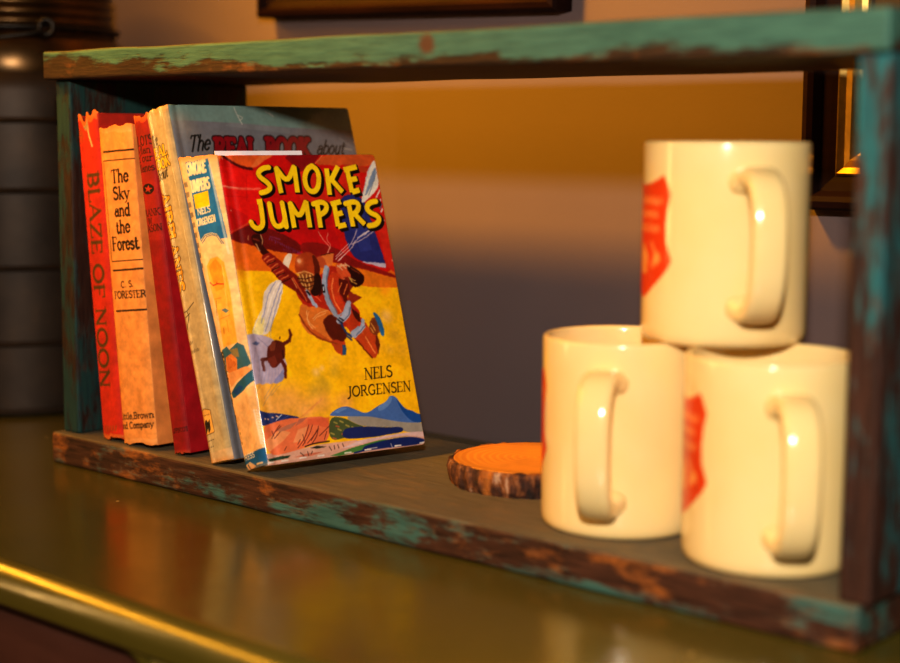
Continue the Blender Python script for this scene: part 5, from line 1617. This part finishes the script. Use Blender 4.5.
# ------------------------------------------------------------------ log slice
def log_slice():
    t = thing('wood_slice', 'round log slice coaster with dark bark edge lying behind the left mug', 'coaster', (322.5, 96.8, 20.25))
    n, R, H = 160, 45.5, 13.5
    rng = np.random.default_rng(4)
    out = R + 1.6 * (smooth_rand(n, 9, 3) - .5)
    out[-12:] = out[-12:] * np.linspace(1, 0, 12) + out[:12][::-1] * np.linspace(0, 1, 12)
    # heartwood disc
    V, F = [], []
    rr = [0.0, .3, .6, .85, .955]
    for i in range(n):
        a = 2 * PI * i / n
        for q in rr:
            V.append((out[i] * q * math.cos(a), out[i] * q * math.sin(a), H))
        V.append((out[i] * .96 * math.cos(a), out[i] * .96 * math.sin(a), H - .3))
        V.append((out[i] * .95 * math.cos(a), out[i] * .95 * math.sin(a), 0))
        V.append((0, 0, 0))
    m = 8
    for i in range(n):
        j = (i + 1) % n
        for k in range(m - 1):
            F.append((i * m + k, j * m + k, j * m + k + 1, i * m + k + 1))
    tw = NT('sawn_wood')
    v = tw.coord((1, 1, .05))
    sp = tw.n('ShaderNodeVectorMath', operation='LENGTH')
    tw.l(v, sp.inputs[0])
    d = tw.math('ADD', sp.outputs[1], tw.math('MULTIPLY', tw.noise(v, 40, 3), .006))
    rings = tw.math('SINE', tw.math('MULTIPLY', d, 1500))
    c = tw.ramp(rings, [(0, rgb('e0902c')), (.6, rgb('eaa038')), (1, rgb('ecA43c'))])
    c = tw.mix(tw.ramp(tw.noise(v, 35, 4), [(.5, 0), (.75, .5)]), c, rgb('b8742c'))
    edge = tw.ramp(sp.outputs[1], [(.0385, 0), (.0400, .55), (.0412, .1), (.045, .25)])
    c = tw.mix(edge, c, rgb('7a3f16'))
    tw.l(c, tw.b.inputs['Base Color'])
    tw.set(Roughness=.5)
    link('heartwood', weld(np_mesh('heartwood', V, F, smooth=False)), tw.m, t)
    # bark ring, craggy
    V, F = [], []
    prof = [(.955, H - .4), (.975, H), (1.0, H - .5), (1.015, H - 2), (1.02, H * .7), (1.02, H * .45), (1.01, H * .2), (.985, 0), (.95, 0)]
    m = len(prof)
    n2 = 220
    for i in range(n2):
        a = 2 * PI * i / n2
        b = float(np.interp(i / n2 * n, np.arange(n), out))
        for k, (q, z) in enumerate(prof):
            cr_ = mnoise.noise(Vector((math.cos(a) * 9, math.sin(a) * 9, z * .12)))
            c2 = mnoise.noise(Vector((math.cos(a) * 24, math.sin(a) * 24, z * .3)))
            dd = (1.5 * cr_ + .8 * c2) if 1 < k < m - 1 else 0
            zz = z + (.8 * cr_ if k in (1, 2) else 0)
            V.append(((b * q + dd) * math.cos(a), (b * q + dd) * math.sin(a), max(zz, 0)))
    for i in range(n2):
        j = (i + 1) % n2
        for k in range(m - 1):
            F.append((i * m + k, j * m + k, j * m + k + 1, i * m + k + 1))
    tb = NT('bark')
    v = tb.coord((1, 1, .45))
    f = tb.noise(v, 130, 5, .65)
    g = tb.noise(v, 45, 3)
    c = tb.ramp(f, [(.36, rgb('1c0f0a')), (.5, rgb('4a2a1a')), (.6, rgb('80502c')), (.72, rgb('b89a80'))])
    c = tb.mix(tb.ramp(g, [(.55, 0), (.63, .8)]), c, rgb('b06a20'))
    tb.l(c, tb.b.inputs['Base Color'])
    tb.set(Roughness=.8)
    tb.bump(f, .8, .001)
    b = link('bark', np_mesh('bark', V, F, smooth=False), tb.m, t)
    b['label'] = 'dark cracked bark rim'
log_slice()

# ------------------------------------------------------------------ metal canister
def canister():
    t = thing('metal_canister', 'tall dark ribbed metal canister with screw lid and wire handle behind the shelf', 'canister', (-234, 131.5, 0))
    R = 92
    prof = [(0, 0), (R - 4, 0), (R, 2)]
    ribs = [3.5, 55, 112, 170, 222]
    z = 2
    for rz in ribs:
        prof += [(R, rz - 2.2), (R + 2.2, rz - 1.2), (R + 2.9, rz), (R + 2.2, rz + 1.2), (R, rz + 2.2)]
    prof = sorted(prof[:2], key=lambda p: p[0]) + sorted(prof[2:], key=lambda p: p[1])
    prof += [(R, 244), (R - 2, 252), (R - 5, 256), (R - 6, 258)]
    V, F = lathe(prof, 96)
    gm = NT('dark_tin')
    v = gm.coord((1, 1, 1))
    f = gm.noise(v, 22, 5)
    gm.l(gm.ramp(f, [(.3, rgb('2a211a')), (.6, rgb('3a2e24')), (.8, rgb('4a3826'))]), gm.b.inputs['Base Color'])
    gm.set(Metallic=.55, Roughness=.5)
    gm.bump(gm.noise(v, 60, 3), .15, .001)
    me = weld(np_mesh('can_body', V, F))
    me.set_sharp_from_angle(angle=math.radians(25))
    link('body', me, gm.m, t)
    br = NT('tarnished_brass')
    v = br.coord((1, 1, 1))
    f = br.noise(v, 30, 5)
    br.l(br.ramp(f, [(.3, rgb('3a2c1a')), (.7, rgb('64492a'))]), br.b.inputs['Base Color'])
    br.set(Metallic=.85, Roughness=.3)
    prof = [(R - 6, 257.5), (R - 5.4, 262), (R - 6.5, 272), (R - 9, 280), (R - 14, 288), (R - 22, 289)]
    V, F = lathe(prof, 96)
    link('shoulder', np_mesh('can_shoulder', V, F), br.m, t)
    R -= 5
    prof = [(R - 24, 290), (R - 11, 290)]
    for k in range(5):
        zz = 293 + k * 7.2
        prof += [(R - 11.5, zz), (R - 9.6, zz + 1.8), (R - 9.4, zz + 3.2), (R - 9.8, zz + 4.8), (R - 11.8, zz + 6.4)]
    prof += [(R - 13, 330), (R - 16, 332), (0, 333)]
    V, F = lathe(prof, 96)
    me = weld(np_mesh('can_lid', V, F))
    me.set_sharp_from_angle(angle=math.radians(40))
    link('screw_lid', me, br.m, t)
    wm = plain('dark_wire', '2a2622', .4, metal=.8)
    # wire collar round the neck and the folded bail handle with its ear
    ring = [((R - 6) * math.cos(2 * PI * k / 72), (R - 6) * math.sin(2 * PI * k / 72), 291) for k in range(73)]
    V, F = tube(ring, 2.3, 10, cap=False)
    link('wire_collar', np_mesh('can_collar', V, F), wm, t)
    va = math.atan2(-585 - 139, 870 + 226)
    a0 = va + .3
    ear = [((R - 3 + 2 * math.cos(q)) * math.cos(a0 + .055 * math.cos(q)), (R - 3 + 2 * math.cos(q)) * math.sin(a0 + .055 * math.cos(q)), 291 + 5.5 * math.sin(q)) for q in [2 * PI * k / 24 for k in range(25)]]
    V, F = tube(ear, 2.2, 8, cap=False)
    link('handle_ear', np_mesh('can_ear', V, F), wm, t)
    bail = []
    for k in range(40):
        u = k / 39
        a = a0 - u * PI
        bail.append(((R + 2) * math.cos(a), (R + 2) * math.sin(a), 289 - 13 * math.sin(u * PI) ** .7))
    V, F = tube(bail, 2.0, 8)
    link('wire_handle', np_mesh('can_bail', V, F), wm, t)
canister()

# ------------------------------------------------------------------ pictures on the wall
YW = 250.0
def picture(name, label, w, h, mw, gw, loc, tilt):
    """moulded wood frame with a gilt inner slip; local x right, z up, y=0 on the wall"""
    t = thing(name, label, 'picture', loc, 'framed pictures on the wall')
    t.rotation_euler.y = tilt
    def ring(prof, nm, mat):
        V, F = [], []
        for inset, d in prof:
            V += [(inset, d, inset), (w - inset, d, inset), (w - inset, d, h - inset), (inset, d, h - inset)]
        for k in range(len(prof) - 1):
            for j in range(4):
                F.append((k * 4 + j, k * 4 + (j + 1) % 4, (k + 1) * 4 + (j + 1) % 4, (k + 1) * 4 + j))
        me = np_mesh(nm, V, F, smooth=False)
        bm = bmesh.new(); bm.from_mesh(me); bmesh.ops.recalc_face_normals(bm, faces=bm.faces[:]); bm.to_mesh(me); bm.free()
        return link(nm, me, mat, t)
    dk = M['frame']
    ring([(0, 0), (0, -16), (1.5, -19), (5, -20.5), (mw * .4, -19), (mw * .55, -14), (mw * .8, -12.5), (mw, -11), (mw, -1)], 'frame', dk)
    ring([(mw - .2, -2), (mw - .2, -12), (mw + 1, -13), (mw + gw * .3, -10.5), (mw + gw * .6, -12), (mw + gw * .8, -9), (mw + gw, -7), (mw + gw, -1)], 'gilt_slip', M['gilt'])
    bm = bmesh.new()
    add_box(bm, mw + gw - 1, w - mw - gw + 1, -4, -1.0, mw + gw - 1, h - mw - gw + 1)
    link('picture_panel', bm_mesh('picture_panel', bm), M['print'], t)
    return t
M['frame'] = plain('dark_mahogany', '1c0c08', .65, .5, 14, stretch=(1, 1, 5), spec=.1)
M['gilt'] = plain('gilt_moulding', 'd8b468', .34, .3, 60, metal=.9)
M['print'] = plain('dark_print', '2e2a26', .5, .4, 30)
picture('framed_picture', 'dark wood frame with gold slip on the wall above the shelf, showing its lower edge', 288, 210, 14, 7, (-59, YW, 300.5), .027)
picture('framed_picture', 'tall dark frame with gold inner moulding on the wall behind the right shelf side', 230, 300, 20, 14, (408.5, YW, 171), 0)

# ------------------------------------------------------------------ desk
desk = thing('desk', 'glossy olive green metal desk with a rounded front edge under the shelf', 'desk', (0, 0, -740))
def desk_mat():
    t = NT('olive_enamel')
    v = t.coord((1, 1, 1))
    f = t.noise(v, 5, 4)
    g = t.noise(v, 26, 6, .7)
    c = t.mix(t.ramp(f, [(.35, 0), (.65, 1)]), rgb('4c4619'), rgb('5a5220'))
    c = t.mix(t.ramp(g, [(.6, 0), (.8, .4)]), c, rgb('4a3a1e'))
    vo = t.n('ShaderNodeTexVoronoi')
    vo.inputs['Scale'].default_value = 26
    t.l(v, vo.inputs['Vector'])
    c = t.mix(t.ramp(vo.outputs['Distance'], [(.018, .8), (.035, 0)]), c, rgb('d8b878'))
    t.l(c, t.b.inputs['Base Color'])
    t.l(t.ramp(g, [(.3, .15), (.75, .27)]), t.b.inputs['Roughness'])
    t.b.inputs['Specular IOR Level'].default_value = .55
    t.bump(t.noise(v, 9, 3), .12, .002)
    return t.m
M['olive'] = desk_mat()
def extrude_x(prof, x0, x1, nm, mat, parent, zoff):
    V = [(x0, y, z + zoff) for y, z in prof] + [(x1, y, z + zoff) for y, z in prof]
    n = len(prof)
    F = [(i, (i + 1) % n, n + (i + 1) % n, n + i) for i in range(n)] + [tuple(range(n - 1, -1, -1)), tuple(range(n, 2 * n))]
    me = np_mesh(nm, V, F, smooth=False)
    bm = bmesh.new(); bm.from_mesh(me); bmesh.ops.recalc_face_normals(bm, faces=bm.faces[:]); bm.to_mesh(me); bm.free()
    for p in me.polygons:
        p.use_smooth = len(p.vertices) == 4
    me.set_sharp_from_angle(angle=math.radians(30))
    return link(nm, me, mat, parent)
re_ = 13
prof = [(245, 0), (-165 + re_, 0)] + [(-165 + re_ - re_ * math.sin(a), -re_ + re_ * math.cos(a)) for a in [PI / 2 * k / 12 for k in range(1, 13)]] + [(-165, -17.5), (-164, -19), (-162, -19.4), (245, -19.4)]
extrude_x(prof, -700, 1100, 'desktop', M['olive'], desk, 740)
# apron / pedestal front with a rounded knee opening on its left
def pedestal():
    bm = bmesh.new()
    add_box(bm, 312, 1090, -163.5, 230, -740, -19.4, 3, 2)
    for v in bm.verts:
        v.co.z += 740 * MM
    return link('pedestal', bm_mesh('pedestal', bm), M['olive'], desk)
pedestal()
V, F = [], []
na = 14
cx, cz, rr = 296.0, -36.0, 16.5
pts = [(313, -19.4), (290, -19.4)] + [(296 + 16.5 * math.sin(PI / 2 * k / na), -36 + 16.5 * math.cos(PI / 2 * k / na)) for k in range(na + 1)]
pts = [(313, -19.4)] + [(296 + 16.5 * math.sin(PI / 2 * k / na), -36 + 16.5 * math.cos(PI / 2 * k / na)) for k in range(na + 1)]
for y in (-163.5, -140):
    V += [(x, y, z + 740) for x, z in pts]
n = len(pts)
F = [(i, (i + 1) % n, n + (i + 1) % n, n + i) for i in range(n)] + [tuple(range(n)), tuple(range(2 * n - 1, n - 1, -1))]
link('corner_gusset', np_mesh('gusset', V, F, smooth=False), M['olive'], desk)
bm = bmesh.new()
add_box(bm, -690, 312, -154, -140, -740, -19.4, 1)
for v in bm.verts:
    v.co.z += 740 * MM
M['drawer'] = plain('brown_wood_front', '4c3028', .4, .3, 9, stretch=(1, 4, 4))
o = link('drawer_front', bm_mesh('drawer_front', bm), M['drawer'], desk)
o['label'] = 'brown wood front below the olive top'

# ------------------------------------------------------------------ room
def wall_mat():
    t = NT('beige_wall_paint')
    v = t.coord((1, 1, 1))
    f = t.noise(v, 3, 4)
    t.l(t.ramp(f, [(.3, rgb('665959')), (.7, rgb('6e6060'))]), t.b.inputs['Base Color'])
    t.set(Roughness=.85)
    t.b.inputs['Specular IOR Level'].default_value = .2
    t.bump(t.noise(v, 350, 4), .15, .0006)
    return t.m
bm = bmesh.new()
add_box(bm, -2200, 2600, YW, YW + 60, -760, 1700)
w = link('wall_back', bm_mesh('wall_back', bm), wall_mat())
w['kind'] = 'structure'
bm = bmesh.new()
add_box(bm, -2200, 2600, -3200, YW, -760, -740)
fl = link('floor', bm_mesh('floor', bm), plain('floor_boards', '5a4030', .5, .3, 6, stretch=(1, 8, 1)))
fl['kind'] = 'structure'

# ------------------------------------------------------------------ light
def area(name, loc, target, size, power, color, sy=None, spread=None):
    d = bpy.data.lights.new(name, 'AREA')
    d.energy = power
    d.color = color
    d.size = size * MM
    if sy:
        d.shape = 'RECTANGLE'
        d.size_y = sy * MM
    else:
        d.shape = 'DISK'
    if spread:
        d.spread = spread
    o = bpy.data.objects.new(name, d)
    o.location = [v * MM for v in loc]
    o.rotation_euler = (Vector(target) - Vector(loc)).to_track_quat('-Z', 'Y').to_euler()
    col.objects.link(o)
    return o
# LIGHTS
def spot(name, loc, target, power, color, ang, blend, rad):
    d = bpy.data.lights.new(name, 'SPOT')
    d.energy = power
    d.color = color
    d.spot_size = math.radians(ang)
    d.spot_blend = blend
    d.shadow_soft_size = rad * MM
    o = bpy.data.objects.new(name, d)
    o.location = [v * MM for v in loc]
    o.rotation_euler = (Vector(target) - Vector(loc)).to_track_quat('-Z', 'Y').to_euler()
    col.objects.link(o)
area('key_lamp', (930, -690, 424), (330, 60, 110), 48, 9.4, (1.0, .88, .76))
spot('wall_spot', (-250, -560, 1220), (150, 250, 340), 235, (1.0, .43, .015), 34, .9, 100)
area('warm_strip', (-900, -620, 900), (250, -50, 80), 1500, 19, (1.0, .42, .03), 80)
area('warm_lamp_low', (-640, -780, 300), (250, 20, 110), 28, 1.6, (1.0, .58, .2), 520)
wd = bpy.data.worlds.new('World')
wd.use_nodes = True
wd.node_tree.nodes['Background'].inputs[0].default_value = (1.0, .66, .42, 1)
wd.node_tree.nodes['Background'].inputs[1].default_value = .075
scene.world = wd

# ------------------------------------------------------------------ camera
cam = bpy.data.cameras.new('camera')
cam.sensor_fit = 'HORIZONTAL'
cam.sensor_width = 36
cam.lens = 1586.56 / 900 * 36
cam.clip_start = .01
cam.dof.use_dof = True
cam.dof.focus_distance = .93
cam.dof.aperture_fstop = 4.2
cam.dof.aperture_blades = 0
co = bpy.data.objects.new('camera', cam)
col.objects.link(co)
yaw, pitch, roll = 0.729376149, 0.123595017, 0.00439203707
fw = Vector((-math.sin(yaw) * math.cos(pitch), math.cos(yaw) * math.cos(pitch), -math.sin(pitch)))
rt = Vector((math.cos(yaw), math.sin(yaw), 0))
up = rt.cross(fw)
r2 = rt * math.cos(roll) + up * math.sin(roll)
u2 = -rt * math.sin(roll) + up * math.cos(roll)
mt = Matrix((r2, u2, -fw)).transposed().to_4x4()
mt.translation = Vector((869.956447, -584.682221, 212.966062)) * MM
co.matrix_world = mt
scene.camera = co
scene.view_settings.view_transform = 'Standard'
scene.view_settings.look = 'Medium High Contrast'
scene.view_settings.exposure = -.1
